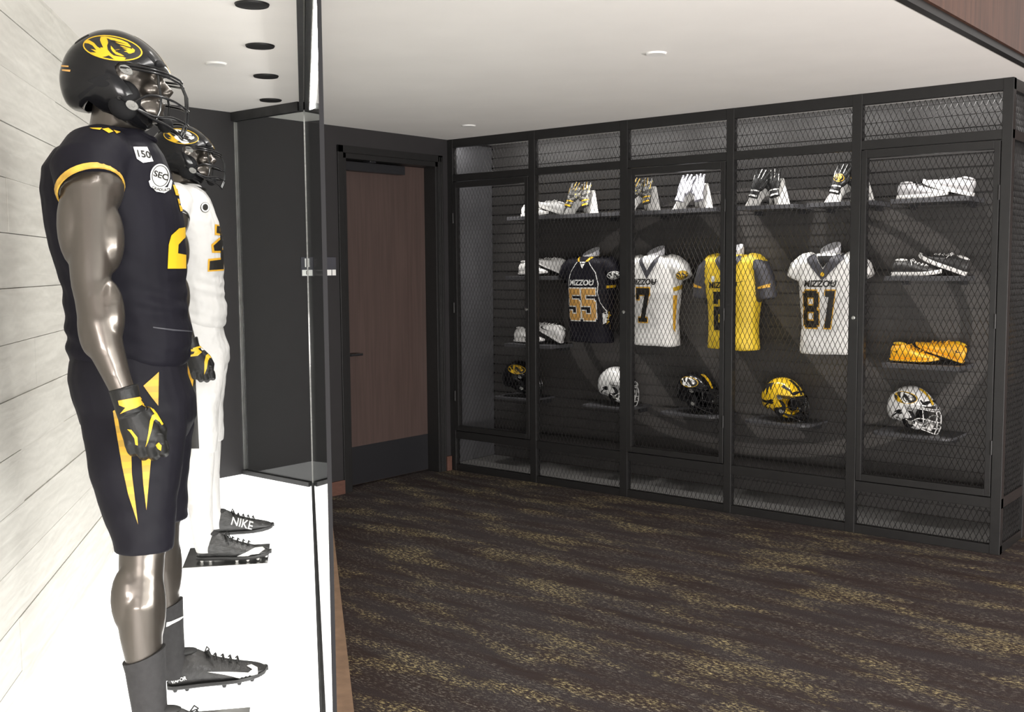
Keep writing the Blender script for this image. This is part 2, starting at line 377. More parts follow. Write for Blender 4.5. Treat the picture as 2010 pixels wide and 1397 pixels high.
# print shapes
SWOOSH = [(1, .42), (.30, .03), (.18, 0), (.06, .04), (0, .15), (.02, .3), (.13, .5), (.12, .33), (.17, .22), (.28, .2), (.45, .24)]
def R_(a, b, c, d): return [(a, b), (c, b), (c, d), (a, d)]
def C_(a, b, c, d, k=.12): return [(a+k, b), (c-k, b), (c, b+k), (c, d-k), (c-k, d), (a+k, d), (a, d-k), (a, b+k)]
GLY = {'1': [R_(.33, 0, .67, 1.5), R_(.12, 0, .88, .2), R_(.12, 1.15, .5, 1.35)],
 '2': [R_(0, 1.2, 1, 1.5), R_(.7, .7, 1, 1.4), R_(0, .62, 1, .92), R_(0, 0, .3, .85), R_(0, 0, 1, .3), R_(0, 1.02, .3, 1.4)],
 '3': [R_(0, 1.2, 1, 1.5), R_(.7, 0, 1, 1.5), R_(.25, .62, 1, .9), R_(0, 0, 1, .3), R_(0, 0, .3, .45), R_(0, 1.05, .3, 1.5)],
 '5': [R_(0, 1.2, 1, 1.5), R_(0, .72, .3, 1.5), R_(0, .68, .9, .98), R_(.68, .1, 1, .9), R_(.1, 0, .9, .3), R_(0, .1, .3, .45)],
 '7': [R_(0, 1.2, 1, 1.5), R_(0, 1.0, .22, 1.5), [(.68, 1.3), (.28, .1), (.62, .1), (1, 1.3)], R_(.12, 0, .78, .18)],
 '8': [R_(.12, 1.22, .88, 1.5), R_(0, .85, .3, 1.4), R_(.7, .85, 1, 1.4), R_(.1, .64, .9, .9), R_(0, .1, .3, .7), R_(.7, .1, 1, .7), R_(.12, 0, .88, .28)],
 's': [[(.28, 0), (.62, 0), (.92, 1.5), (.35, 1.5), (.35, 1.25), (.55, 1.25)]]}
def grow(poly, k):
    cx = sum(p[0] for p in poly)/len(poly); cy = sum(p[1] for p in poly)/len(poly)
    return [(x+math.copysign(k, x-cx), y+math.copysign(k, y-cy)) for x, y in poly]
def glyphs(txt, w, h, gap=.15, k=0.0, shear=0.0):
    out = []; n = len(txt); tot = n*w+(n-1)*gap*w
    for i, ch in enumerate(txt):
        x0 = -tot/2+i*(w+gap*w)
        for p in GLY[ch]:
            q = grow(p, k) if k else p
            out.append([(x0+a*w+shear*(b/1.5)*h, (b/1.5-.5)*h) for a, b in q])
    return out
def ellp(rx, ry, n=36, cx=0, cy=0): return [(cx+rx*math.cos(2*PI*i/n), cy+ry*math.sin(2*PI*i/n)) for i in range(n)]
def ringp(rx, ry, w, n=36, cx=0, cy=0):
    o = ellp(rx, ry, n, cx, cy); i_ = ellp(rx-w, ry-w, n, cx, cy)
    return [[o[k], o[(k+1) % n], i_[(k+1) % n], i_[k]] for k in range(n)]
# oval head emblem, traced; unit: oval spans x -1..1, y -.5..+.5 (front to the right)
_E = dict(a=[(150,225),(215,215),(290,262),(340,320),(400,358),(440,400),(500,440),(440,462),(380,472),(300,430),(250,402),(330,407),(250,352),(330,372),(272,302),(215,270),(165,262)],
 b=[(375,165),(430,160),(500,175),(540,205),(455,190),(470,215),(482,260),(470,300),(480,360),(520,410),(560,440),(620,450),(680,452),(720,465),(700,490),(620,505),(560,490),(510,450),(440,410),(400,380),(380,330),(420,332),(390,270),(370,220)],
 c=[(430,160),(560,180),(660,205),(730,235),(775,285),(770,300),(700,285),(640,262),(680,285),(600,255),(560,232),(500,205)],
 d=[(620,265),(700,300),(770,318),(800,310),(830,335),(825,370),(790,390),(760,404),(730,380),(690,372),(735,352),(660,325),(700,325),(640,295)],
 e=[(520,300),(545,330),(575,365),(600,352),(640,345),(600,365),(610,395),(650,410),(700,440),(650,440),(590,425),(545,385),(522,345)])
def emblem_polys():
    th = math.radians(7.5); out = []
    for p in _E.values():
        q = []
        for x, y in p:
            X = (x-530)/398; Y = -(y-325)/398
            q.append((X*math.cos(th)-Y*math.sin(th), X*math.sin(th)+Y*math.cos(th)))
        out.append(q)
    return out
EMB = emblem_polys()
_E = dict(a=[(540,222),(640,240),(735,268),(640,252),(560,240)], b=[(560,250),(660,282),(745,300),(650,294),(590,278)], c=[(590,300),(680,318),(750,325),(680,332),(620,322)],
 d=[(455,190),(520,215),(590,222),(520,232),(490,280),(500,330),(478,300),(482,255),(470,218)], e=[(640,388),(700,398),(790,400),(770,420),(720,440),(690,420),(655,415)], f=[(575,372),(600,358),(640,352),(655,362),(612,372),(600,395)], g=[(770,312),(800,322),(782,330)])
EMB_CUT = emblem_polys()
# ------------------------------------------------------------ football helmet (faces +x, origin at the centre of the shell)
OUT = [(150, 11), (147, 16), (137, 32), (114, 67), (77, 101), (37, 121), (2, 130), (-43, 126), (-89, 103), (-129, 62), (-149, 10), (-151, -22), (-144, -58), (-130, -90), (-80, -101), (-40, -112), (7, -134), (50, -152), (85, -143), (96, -122), (112, -80), (135, -30)]
def shell_mesh():
    pol = sorted((math.atan2(z, x), math.hypot(x, z)/1000) for x, z in OUT)
    def Rad(a):
        n = len(pol)
        for i in range(n):
            a0, r0 = pol[i]; a1, r1 = pol[(i+1) % n]
            if i == n-1: a1 += 2*PI
            for aa in (a, a+2*PI):
                if a0 <= aa <= a1:
                    t = (aa-a0)/(a1-a0); x0, z0 = r0*math.cos(a0), r0*math.sin(a0); x1, z1 = r1*math.cos(a1), r1*math.sin(a1)
                    x, z = x0+(x1-x0)*t, z0+(z1-z0)*t; return math.hypot(x, z)
        return .13
    N = 72; Rs = [sum(Rad(-PI+2*PI*((i+k) % N)/N)*w for k, w in ((-2, .1), (-1, .22), (0, .36), (1, .22), (2, .1))) for i in range(N)]
    def Rf(a):
        f = (a+PI)/(2*PI)*N; i = int(f) % N; t = f-int(f); return Rs[i]*(1-t)+Rs[(i+1) % N]*t
    def solid(scale, ry):
        mb = MB(); R = []
        for j in range(25):
            b = -1+2*j/24; b = math.sin(b*PI/2)*.999
            k = (1-abs(b)**2.35)**(1/2.35)
            R.append([])
            for i in range(96):
                a = -PI+2*PI*i/96; r = Rf(a)*scale*k
                R[-1].append(Vector((r*math.cos(a), ry*b, r*math.sin(a))))
        return mb.rings(R)
    def prism(poly):
        mb = MB(); return mb.prism([(x/1000, z/1000) for x, z in poly], lambda u, v, d: Vector((u, d, v)), -.2, .2)
    col = bpy.data.collections.new('cut'); cutters = []
    for mb in (solid(.93, .106), prism([(230, 9), (150, 10), (90, 19), (25, 23), (13, 12), (17, -8), (30, -22), (48, -44), (66, -80), (92, -108), (130, -112), (230, -100)]),
               prism([(-260, -90), (-135, -90), (-88, -94), (-66, -76), (-20, -112), (8, -131), (50, -147), (88, -141), (140, -141), (140, -300), (-260, -300)])):
        o = bpy.data.objects.new('tmpc', mb.mesh('tmpc', M['pad'])); TS.collection.objects.link(o); cutters.append(o)
    me = baked(solid(1, .118), 'shell', [('BOOLEAN', dict(operation='DIFFERENCE', object=c, solver='EXACT')) for c in cutters]+[('BEVEL', dict(width=.0025, segments=2, limit_method='ANGLE', angle_limit=math.radians(50)))], M['gloss_black'])
    for o in cutters: bpy.data.objects.remove(o)
    try: me.set_sharp_from_angle(angle=math.radians(40))
    except Exception: pass
    return me
SHELL = shell_mesh(); 
SHELL_BVH = bvh_of(SHELL)
def facemask_mb():
    mb = MB()
    def loop(pts, r=.0036, n=8):
        full = pts+[(x, -y, z) for x, y, z in reversed(pts) if abs(y) > 1e-6]
        # round it off
        P = [Vector(p)/1000 for p in full]; Q = []
        for i in range(len(P)-1):
            p0 = P[max(i-1, 0)]; p1, p2 = P[i], P[i+1]; p3 = P[min(i+2, len(P)-1)]
            for k in range(5):
                t = k/5; Q.append(.5*((2*p1)+(p2-p0)*t+(2*p0-5*p1+4*p2-p3)*t*t+(3*p1-p0-3*p2+p3)*t**3))
        Q.append(P[-1]); mb.tube(Q, r, n)
    loop([(28, 119, 16), (80, 112, 12), (130, 88, 4), (165, 45, -6), (175, 0, -10)])
    loop([(28, 120, 8), (80, 114, 3), (132, 90, -5), (168, 46, -17), (178, 0, -22)])
    loop([(60, 112, -84), (100, 103, -62), (150, 78, -70), (180, 40, -84), (190, 0, -90)])
    loop([(58, 112, -96), (95, 100, -120), (138, 74, -140), (165, 38, -158), (172, 0, -166)])
    loop([(70, 108, -102), (108, 94, -118), (150, 70, -118), (178, 38, -126), (187, 0, -130)])
    for y in (26, -26):
        mb.tube([Vector(p)/1000 for p in ((174, y, -18), (186, y, -50), (187, y, -86), (184, y, -128), (168, y, -164))], .0034, 8)
    for y in (92, -92):
        mb.tube([Vector(p)/1000 for p in ((122, y, -2), (124, y, -35), (128, y*.99, -66), (124, y*.95, -100), (112, y*.93, -126))], .0034, 8)
    return mb
MASK = {}
def helmet_parts(mats_shell, mask, emblem, stripe, clip='clip', pad='pad', side_mark=None, parent=None, name='helmet', face_inside=False):
    me = SHELL.copy(); me.materials.clear(); me.materials.append(M[mats_shell]); sh = link(name, me, parent)
    if mask not in MASK: MASK[mask] = facemask_mb().mesh('facemask', M[mask], True)
    link('facemask', MASK[mask], sh)
    for s in (1, -1):
        for cx, cz, rx, rz, rot in ((43, 2, 19, 11, -.55), (54, -92, 17, 12, -.5)):
            mb = MB(); y0 = .1165 if cz > -50 else .110
            pl = [(cx/1000+(rx*math.cos(a)*math.cos(rot)-rz*math.sin(a)*math.sin(rot))/1000, cz/1000+(rx*math.cos(a)*math.sin(rot)+rz*math.sin(a)*math.cos(rot))/1000) for a in [2*PI*i/16 for i in range(16)]]
            mb.prism(pl, lambda u, v, d: Vector((u, s*d, v)), y0-.008, y0+.005)
            mb.lathe([(.0001, y0+.008), (.004, y0+.008), (.005, y0+.004), (.005, y0-.002)], (cx/1000+.004, 0, cz/1000-.001), 12, 'Y') if s > 0 else mb.lathe([(.0001, -y0-.008), (.004, -y0-.008), (.005, -y0-.004), (.005, -y0+.002)], (cx/1000+.004, 0, cz/1000-.001), 12, 'Y')
            mb.build('mask_clip', M[clip], sh, smooth=True)
        # ear hole, lower knob and the raised jaw plate edge
        mb = MB()
        mb.lathe([(.0001, s*.1165), (.006, s*.1165), (.007, s*.113)], (.022, 0, -.072), 14, 'Y')
        mb.build('snap_button', M['satin_black'] if 'white' not in mats_shell else M['pad'], sh, smooth=True)
        bm = flat([ellp(.020, .009, 16, -.022, -.036), [(-.06, -.03), (-.02, -.012), (.0, -.022), (-.035, -.04)]], .01)
        decal('vent_slot', bm, plane_fn((0, s*.3, 0), (1, 0, 0), (0, 0, 1), (0, -s, 0)), SHELL_BVH, .0006, M['pad'], sh)
        for q_ in ([(-.105, .085), (-.062, .106), (-.058, .101), (-.098, .078)], [(.095, .048), (.118, .020), (.122, .026), (.1, .054)], [(-.09, -.066), (-.02, -.022), (-.016, -.028), (-.085, -.074)]): decal('crease', flat([q_], .01), plane_fn((0, s*.3, 0), (1, 0, 0), (0, 0, 1), (0, -s, 0)), SHELL_BVH, .0006, M['pad'], sh)
        # chin strap
        mb = MB(); mb.tube([Vector(p)/1000 for p in ((54, s*112, -92), (80, s*96, -112), (112, s*60, -128), (132, s*26, -134))], .007, 8, flat=.35)
        mb.tube([Vector(p)/1000 for p in ((22, s*114, -72), (62, s*104, -100), (104, s*64, -122), (128, s*28, -128))], .006, 8, flat=.35)
        mb.build('chin_strap', M['pad'] if mask != 'mask_white' else M['white'], sh, smooth=True)
        mb = MB(); mb.ell((.03, s*.088, -.075), (.045, .022, .055)); mb.build('jaw_pad', M[pad], sh, smooth=True)
    mb = MB(); mb.ell((.126, 0, -.128), (.022, .036, .024)); mb.build('chin_cup', M['pad'] if mask != 'mask_white' else M['white'], sh, smooth=True)
    mb = MB(); mb.ell((.118, 0, .028), (.020, .080, .020)); mb.build('brow_pad', M[pad], sh, smooth=True)
    if emblem:
        ring, bg, face, face2 = emblem
        for s in (1, -1):
            c = Vector((.006, s*.3, .062)); th = -math.radians(8)
            u = Vector((math.cos(th), 0, math.sin(th)))*.077; v = Vector((-math.sin(th), 0, math.cos(th)))*.077
            f = plane_fn(c, u, v, (0, -s, 0))
            decal('oval_backing', flat([ellp(1, .46)], .08), f, SHELL_BVH, .0007, M[bg], sh)
            decal('oval_ring', flat(ringp(1.0, .46, .045), .12), f, SHELL_BVH, .0012, M[ring], sh)
            decal('oval_emblem', flat(EMB[:1], .09), f, SHELL_BVH, .0012, M[face], sh)
            decal('oval_emblem', flat(EMB[1:], .09), f, SHELL_BVH, .0013, M[face2 or face], sh)
            decal('emblem_stripe', flat(EMB_CUT, .09), f, SHELL_BVH, .0019, M[bg], sh)
    if stripe:
        f = plane_fn((0, 0, 0), (1, 0, 0), (0, 1, 0), (0, 0, 1))
        def fs(x, y):   # x is the angle over the crown
            return Vector((.32*math.cos(x), y, .32*math.sin(x))), Vector((-math.cos(x), 0, -math.sin(x)))
        decal('crown_stripe', flat([[(.12, -.013), (.12, .013), (1.15, .018), (1.15, -.018)]], .06), fs, SHELL_BVH, .0010, M[stripe], sh)
    if side_mark:
        for s in (1, -1):
            sw = [(-.055+.075*x, -.062-.030*y-.02*x) for x, y in SWOOSH]
            decal('side_mark', flat([sw], .012), plane_fn((0, s*.3, 0), (1, 0, 0), (0, 0, 1), (0, -s, 0)), SHELL_BVH, .001, M[side_mark], sh)
    return sh
# ------------------------------------------------------------ shoes (heel at x=0, toe at +x, sole bottom at z=0)
def shoe(name, length, upper, sole, lace, swoosh=None, studs=None, high=False, parent=None, sole_t=.016, sidetext=None, collar=None):
    k = length/.30
    st = [(.000, .020, .0, .085), (.012, .030, .0, .098), (.035, .034, .0, .102), (.065, .035, .0, .098 if not high else .115), (.095, .036, .0, .096 if not high else .112), (.125, .039, .0, .088), (.16, .044, .0, .074), (.20, .049, .001, .060), (.24, .048, .004, .050), (.27, .040, .008, .042), (.290, .026, .012, .034), (.298, .010, .017, .026)]
    R = []; n = 24
    for x, w, z0, z1 in st:
        z0 += sole_t*.6; R.append([])
        for i in range(n):
            a = 2*PI*i/n; c, s = math.cos(a), math.sin(a)
            top = s > 0
            e = 2.6 if not top else 1.75
            y = w*math.copysign(abs(c)**(2/e), c); z = (z0+z1)/2+(z1-z0)/2*math.copysign(abs(s)**(2/e), s)
            if top: y *= 1-.25*((z-(z0+z1)/2)/((z1-z0)/2))**2
            R[-1].append(Vector((x*k, y*k, z*k)))
    mb = MB().rings(R); me = mb.mesh(name, M[upper], True)
    sh = link(name, me, parent); b = sh.modifiers.new('sub', 'SUBSURF'); b.levels = 1; b.render_levels = 1
    # sole
    mb = MB(); R = []
    for x, w, z0, z1 in [(-.003, .018, 0, 0)]+st[1:]+[(.303, .008, .016, 0)]:
        zt = z0+sole_t; R.append([Vector((x*k, y*(w+.002)*k, z*k)) for y, z in ((-.92, z0), (.92, z0), (1.0, z0+sole_t*.5), (.97, zt+.004), (-.97, zt+.004), (-1.0, z0+sole_t*.5))])
    mb.rings(R); mb.build('sole', M[sole], sh, smooth=True)
    if studs:
        for x, y in ((.02, .018), (.02, -.018), (.055, .02), (.055, -.02), (.165, .034), (.165, -.034), (.21, .037), (.21, -.037), (.25, .03), (.25, -.03), (.28, 0)):
            mb = MB(); mb.lathe([(.008*k, .001), (.0065*k, -.007), (.005*k, -.0105)], (x*k, y*k, (.002+(x-.2)*.08 if x > .2 else 0)), 10); mb.build('stud', M[studs], sh, smooth=True)
    # opening lining
    mb = MB(); mb.ell((.052*k, 0, (.098 if not high else .108)*k), (.040*k, .023*k, .010*k)); mb.build('collar_lining', M[collar or lace], sh, smooth=True)
    # laces: crossings + bow
    mb = MB()
    for i in range(5):
        x = (.118+.022*i)*k; z = (.0965-.0062*i)*k
        mb.tube([(x, -.020*k, z-.012*k), (x+.004*k, 0, z-.001*k), (x+.008*k, .020*k, z-.012*k)], .0022*k, 6)
        mb.tube([(x+.008*k, -.020*k, z-.013*k), (x+.004*k, 0, z-.000*k), (x, .020*k, z-.012*k)], .0022*k, 6)
    for s in (1, -1):
        mb.tube([(.112*k, 0, .098*k), (.120*k, s*.022*k, .106*k), (.128*k, s*.036*k, .092*k), (.122*k, s*.026*k, .086*k), (.112*k, 0, .096*k)], .0022*k, 6)
        mb.tube([(.112*k, 0, .098*k), (.125*k, s*.025*k, .094*k), (.135*k, s*.040*k, .066*k)], .0020*k, 6)
    mb.build('lace', M[lace], sh, smooth=True)
    bv = bvh_of(me)
    if swoosh:
        m_, x0, sx, z0, sz = swoosh
        for s in (1, -1):
            pts = [(x0-sx*x, z0+sz*y) for x, y in SWOOSH]
            decal('logo_mark', flat([pts], .01), plane_fn((0, s*.2, 0), (1, 0, 0), (0, 0, 1), (0, -s, 0)), bv, .0022, M[m_], sh)
    if sidetext:
        txt, size, x, z, rot, m_ = sidetext
        bm = text_bm(txt, size, .01, bold=.0006)
        for v in bm.verts:
            a, b = v.co.x, v.co.y; v.co.x = x+a*math.cos(rot)-b*math.sin(rot); v.co.y = z+a*math.sin(rot)+b*math.cos(rot)
        decal('side_lettering', bm, plane_fn((0, -.2, 0), (1, 0, 0), (0, 0, 1), (0, 1, 0)), bv, .0022, M[m_], sh)
    return sh
# ------------------------------------------------------------ mannequin
def arm(mb, s, fat=0.0, upper_only=False):
    f = fat
    def P(x, y, z): return (x, s*y, z)
    mb.tube([P(-.03, .16, 1.64), P(-.035, .215, 1.60), P(-.038, .245, 1.54), P(-.036, .262, 1.46), P(-.036, .275, 1.38), P(-.036, .284, 1.31)], [.07+f, .078+f, .076+f, .062+f, .055+f, .050+f], 20)
    if upper_only: return
    mb.ell(P(-.030, .235, 1.565), (.080, .068, .100)); mb.ell(P(.002, .262, 1.425), (.047, .045, .098)); mb.ell(P(-.072, .272, 1.455), (.045, .046, .110)); mb.ell(P(-.05, .285, 1.36), (.032, .036, .08))
    mb.tube([P(-.036, .284, 1.31), P(-.030, .290, 1.27), P(-.018, .294, 1.21), P(-.004, .298, 1.14), P(.016, .300, 1.08), P(.036, .302, 1.02), P(.052, .303, .96)], [.050, .047, .052, .046, .037, .030, .029], 20)
    mb.ell(P(.008, .296, 1.225), (.040, .042, .092)); mb.ell(P(-.036, .298, 1.20), (.036, .040, .088)); mb.ell(P(-.010, .282, 1.21), (.042, .036, .09))
def leg(mb, s):
    def P(x, y, z): return (x, s*y, z)
    mb.tube([P(.02, .09, .96), P(.03, .12, .80), P(.04, .155, .66), P(.05, .175, .57), P(.046, .188, .50), P(.040, .200, .42), P(.044, .210, .33), P(.052, .218, .24), P(.058, .222, .15), P(.062, .224, .09)], [.092, .092, .078, .062, .060, .066, .056, .046, .036, .028], 24)
    mb.ell(P(.018, .178, .43), (.052, .040, .105)); mb.ell(P(.018, .222, .44), (.050, .038, .100)); mb.ell(P(.082, .186, .575), (.034, .036, .045)); mb.ell(P(.062, .200, .42), (.050, .040, .14))
    mb.ell(P(.088, .155, .66), (.040, .045, .07)); mb.ell(P(.080, .195, .66), (.040, .040, .07))
    mb.tube([P(.065, .224, .08), P(.12, .228, .06), P(.24, .24, .040)], [.026, .024, .016], 12)
TORSO = [(1.735, .0, .078, .078), (1.705, -.008, .105, .128), (1.67, -.022, .142, .188), (1.62, -.030, .168, .220), (1.56, -.024, .182, .226), (1.48, -.014, .186, .218), (1.40, -.008, .180, .202), (1.30, .002, .168, .184), (1.20, .014, .168, .174), (1.12, .018, .168, .178), (1.085, .014, .158, .176), (1.05, .01, .140, .165)]
def body_mesh():
    mb = MB()
    mb.rings([sup(x, 0, z, rx*.93, ry*.94) for z, x, rx, ry in TORSO]+[sup(.02, 0, .95, .15, .17), sup(.02, 0, .88, .12, .15)])
    for s in (1, -1): arm(mb, s); leg(mb, s)
    mb.tube([(-.015, 0, 1.66), (-.008, 0, 1.72), (.002, 0, 1.80), (.0, 0, 1.86)], [.085, .072, .066, .066], 20)
    mb.ell((-.002, 0, 1.905), (.102, .078, .100)); mb.ell((.038, 0, 1.845), (.082, .066, .085)); mb.ell((.068, 0, 1.792), (.058, .050, .045)); mb.ell((.102, 0, 1.775), (.026, .030, .022))
    mb.ell((.108, 0, 1.885), (.022, .056, .014))                      # brow
    mb.tube([(.112, 0, 1.882), (.126, 0, 1.862), (.143, 0, 1.842), (.132, 0, 1.830)], [.010, .012, .015, .012], 10)
    for s in (1, -1): mb.ell((.130, s*.013, 1.838), (.013, .010, .009)); mb.ell((.096, s*.048, 1.842), (.026, .022, .022)); mb.ell((.098, s*.033, 1.868), (.014, .018, .009)); mb.ell((.0, s*.079, 1.855), (.020, .010, .032))
    mb.ell((.120, 0, 1.808), (.013, .026, .006)); mb.ell((.118, 0, 1.797), (.013, .023, .007))
    return fused(mb, 'body', M['skin'], .0055, 4, .5)
BODY = body_mesh()
def glove_mesh(s, m):
    mb = MB()
    def P(x, y, z): return Vector((x, s*y, z))
    mb.tube([P(.036, .302, 1.035), P(.044, .303, 1.0), P(.055, .303, .965)], [.038, .036, .037], 18)
    mb.rings([[P(cx+rx*math.cos(a), cy+ry*math.sin(a), z) for a in [2*PI*i/16 for i in range(16)]] for z, cx, cy, rx, ry in ((.985, .050, .303, .034, .030), (.955, .062, .304, .042, .028), (.925, .074, .306, .050, .026), (.895, .082, .307, .050, .024), (.878, .084, .305, .046, .020))])
    for i, (ln, r) in enumerate(((.86, .0125), (.97, .0132), (1.0, .0138), (.95, .0132))):
        x = .044+.0262*i; z0 = .898+(.0 if i in (0, 3) else -.006)
        mb.tube([P(x, .310, z0+.01), P(x+.004, .315, z0-.014*ln), P(x+.008, .306, z0-.036*ln), P(x+.009, .286, z0-.046*ln), P(x+.008, .268, z0-.036*ln), P(x+.006, .262, z0-.018*ln)], [r, r*1.02, r, r, r*.95, r*.8], 12)
    mb.tube([P(.088, .300, .972), P(.112, .290, .945), P(.126, .276, .915), P(.122, .262, .888), P(.108, .256, .872)], [.017, .0165, .015, .0138, .011], 12)
    return fused(mb, 'glove', M[m], .0034, 3, .5)
def mannequin(root_loc, label, cat, kind):
    root = empty('mannequin', root_loc, ROT); tag(root, label, cat, None)
    RM = Matrix.Translation(root_loc) @ Matrix.Rotation(ROT, 4, 'Z'); PX = ray_px(RM)
    body = link('body', BODY, root)
    dark = kind == 'dark'
    jm, pm, pr = ('navy', 'navy_p', 'yellow') if dark else ('whitecloth2', 'whitepant2', 'print_black')
    # jersey
    mb = MB(); mb.rings([sup(x, 0, z, rx, ry) for z, x, rx, ry in TORSO])
    for s in (1, -1):
        mb.tube([(-.025, s*.10, 1.655), (-.03, s*.165, 1.635), (-.045, s*.225, 1.595), (-.034, s*.252, 1.556)], [.085, .096, .094, .085], 24)
    def wr(me):
        nn = [v.normal.copy() for v in me.vertices]
        for v, n in zip(me.vertices, nn):
            p = v.co.copy()
            q = Vector((p.x*3.5, p.y*3.5, p.z*9+p.x*3)); a = max(0, min(1, (1.42-p.z)/.25))
            fold = math.sin(p.z*95+p.x*38+noise.noise(q*.8)*5)*.0028*a
            d = noise.noise(q)*.010*(.25+a)+noise.noise(q*2.7)*.004*(.5+a)+fold
            v.co = p+n*d
    jme = fused(mb, 'jersey', M[jm], .0065, 5, .5, wr); jersey = link('jersey', jme, root); jb = bvh_of(jme)
    # pants
    mb = MB(); mb.rings([sup(x, 0, z, rx, ry) for z, x, rx, ry in ((1.13, .010, .145, .165), (1.08, .006, .155, .180), (1.03, .008, .162, .190), (.97, .022, .166, .195), (.91, .028, .158, .192), (.86, .03, .135, .17), (.82, .03, .11, .12))])
    zh = .568 if dark else .50
    for s in (1, -1):
        mb.rings([sup(x, s*y, z, rx, ry, e=2.1) for z, x, y, rx, ry in ((.96, .026, .090, .145, .098), (.88, .032, .110, .140, .106), (.80, .036, .130, .124, .110), (.70, .042, .154, .103, .100), (.63, .050, .172, .088, .090), (zh+.02, .053, .182, .080, .083), (zh, .054, .184, .079 if dark else .076, .082 if dark else .078))])
    def wr2(me):
        nn = [v.normal.copy() for v in me.vertices]
        for v, n in zip(me.vertices, nn):
            p = v.co.copy(); q = Vector((p.x*5, p.y*5, p.z*8)); v.co = p+n*(noise.noise(q)*.007+noise.noise(q*2.5)*.0025)
    pme = fused(mb, 'pants', M[pm], .0065, 5, .5, wr2); pants = link('pants', pme, root); pb = bvh_of(pme)
    # sleeve trim
    for s in (1, -1):
        mb = MB(); c = Vector((-.0330, s*.2550, 1.552)); ax = Vector((.17, s*.30, -.42)).normalized()
        a1 = ax.cross(Vector((1, 0, 0))).normalized(); a2 = ax.cross(a1)
        R = []
        for off, r in ((-.010, .083), (-.010, .0870), (.007, .0862), (.007, .082)):
            R.append([c+ax*off+(a1*math.cos(t)+a2*math.sin(t))*r for t in [2*PI*i/32 for i in range(32)]])
        R.append(R[0]); mb.rings(R, cap=False)
        mb.build('sleeve_trim', M['trim_band'] if dark else M['print_black'], jersey, smooth=True)
    # collar
    mb = MB(); mb.tube([(.004+.083*math.cos(a)+(.012 if math.cos(a) > 0 else 0)*math.cos(a), .083*math.sin(a), 1.728-.020*max(0, math.cos(a))) for a in [2*PI*i/32 for i in range(32)]], .008, 8, loop=True)
    mb.build('collar', M['print_black'] if not dark else M[jm], jersey, smooth=True)
    # socks
    for s in (1, -1):
        mb = MB()
        tz = .285 if dark else .56
        pts = [(.050, .186, .56, .072), (.044, .196, .47, .074), (.040, .202, .40, .072), (.044, .210, .33, .062)] if not dark else []
        pts += [(.050, .216, .285, .056), (.053, .218, .24, .0525), (.056, .221, .19, .049), (.060, .2225, .14, .046), (.064, .224, .09, .046), (.07, .224, .05, .04)]
        R = [sup(x, s*y, z+(.018*0), r*1.03, r, 24, 2.0) for x, y, z, r in pts]
        if dark:
            for p in R[0]: p.z += (p.x-.05)*.35
        mb.rings(R); sk = mb.build('sock', M['sock'] if dark else M['whitepant2'], root, smooth=True)
        if dark and s == 1:
            bmx = flat([[(327, 1221), (336, 1219), (368, 1205), (352, 1217), (338, 1224), (331, 1228), (326, 1230)]], 6)
            decal('logo_mark', bmx, PX, bvh_of(sk.data), .001, M['print_white'], sk)
    # cleats
    for s in (1, -1):
        yaw = s*math.radians(9 if s > 0 else 5)
        nm = 'cleat'
        if dark: sh = shoe(nm, .31, 'shoe_black', 'rubber_black', 'lace', swoosh=('print_white', .285, .145, .028, .052) if s < 0 else None, studs='rubber_black', high=True, parent=root, sole_t=.008)
        else: sh = shoe(nm, .330, 'shoe_black2', 'rubber_black', 'lace', swoosh=None, studs='rubber_white', high=True, parent=root, sole_t=.010, sidetext=('NIKE', .050, .17, .052, -.32, 'print_white') if s > 0 else None)
        sh.location = (.052 if dark else .034, s*.222, .015); sh.rotation_euler = (0, 0, yaw)
        SM = RM @ Matrix.Translation((.052 if dark else .034, s*.222, .015)) @ Matrix.Rotation(yaw, 4, 'Z')
        if dark and s == 1:
            decal('logo_mark', flat([[(407, 1318), (440, 1323), (475, 1331), (495, 1332), (506, 1324), (505, 1310), (493, 1304), (484, 1307), (495, 1314), (487, 1320), (450, 1318)]], 5), ray_px(SM), bvh_of(sh.data), .0022, M['print_white'], sh)
        if dark and s == 1:
            bm = text_bm('VAPOR', 9.5, 3, bold=.25)
            for v in bm.verts: a_, b_ = v.co.x, v.co.y; v.co.x = 351+a_*.95-b_*.15; v.co.y = 1334-b_-a_*.28
            decal('side_lettering', bm, ray_px(SM), bvh_of(sh.data), .0022, M['print_white'], sh)
        if not dark and s == -1:
            decal('logo_mark', flat([[(465, 1091), (487, 1082), (500, 1075), (515, 1073), (520, 1078), (508, 1086), (492, 1088), (480, 1094)]], 4), ray_px(SM), bvh_of(sh.data), .0022, M['print_white'], sh)
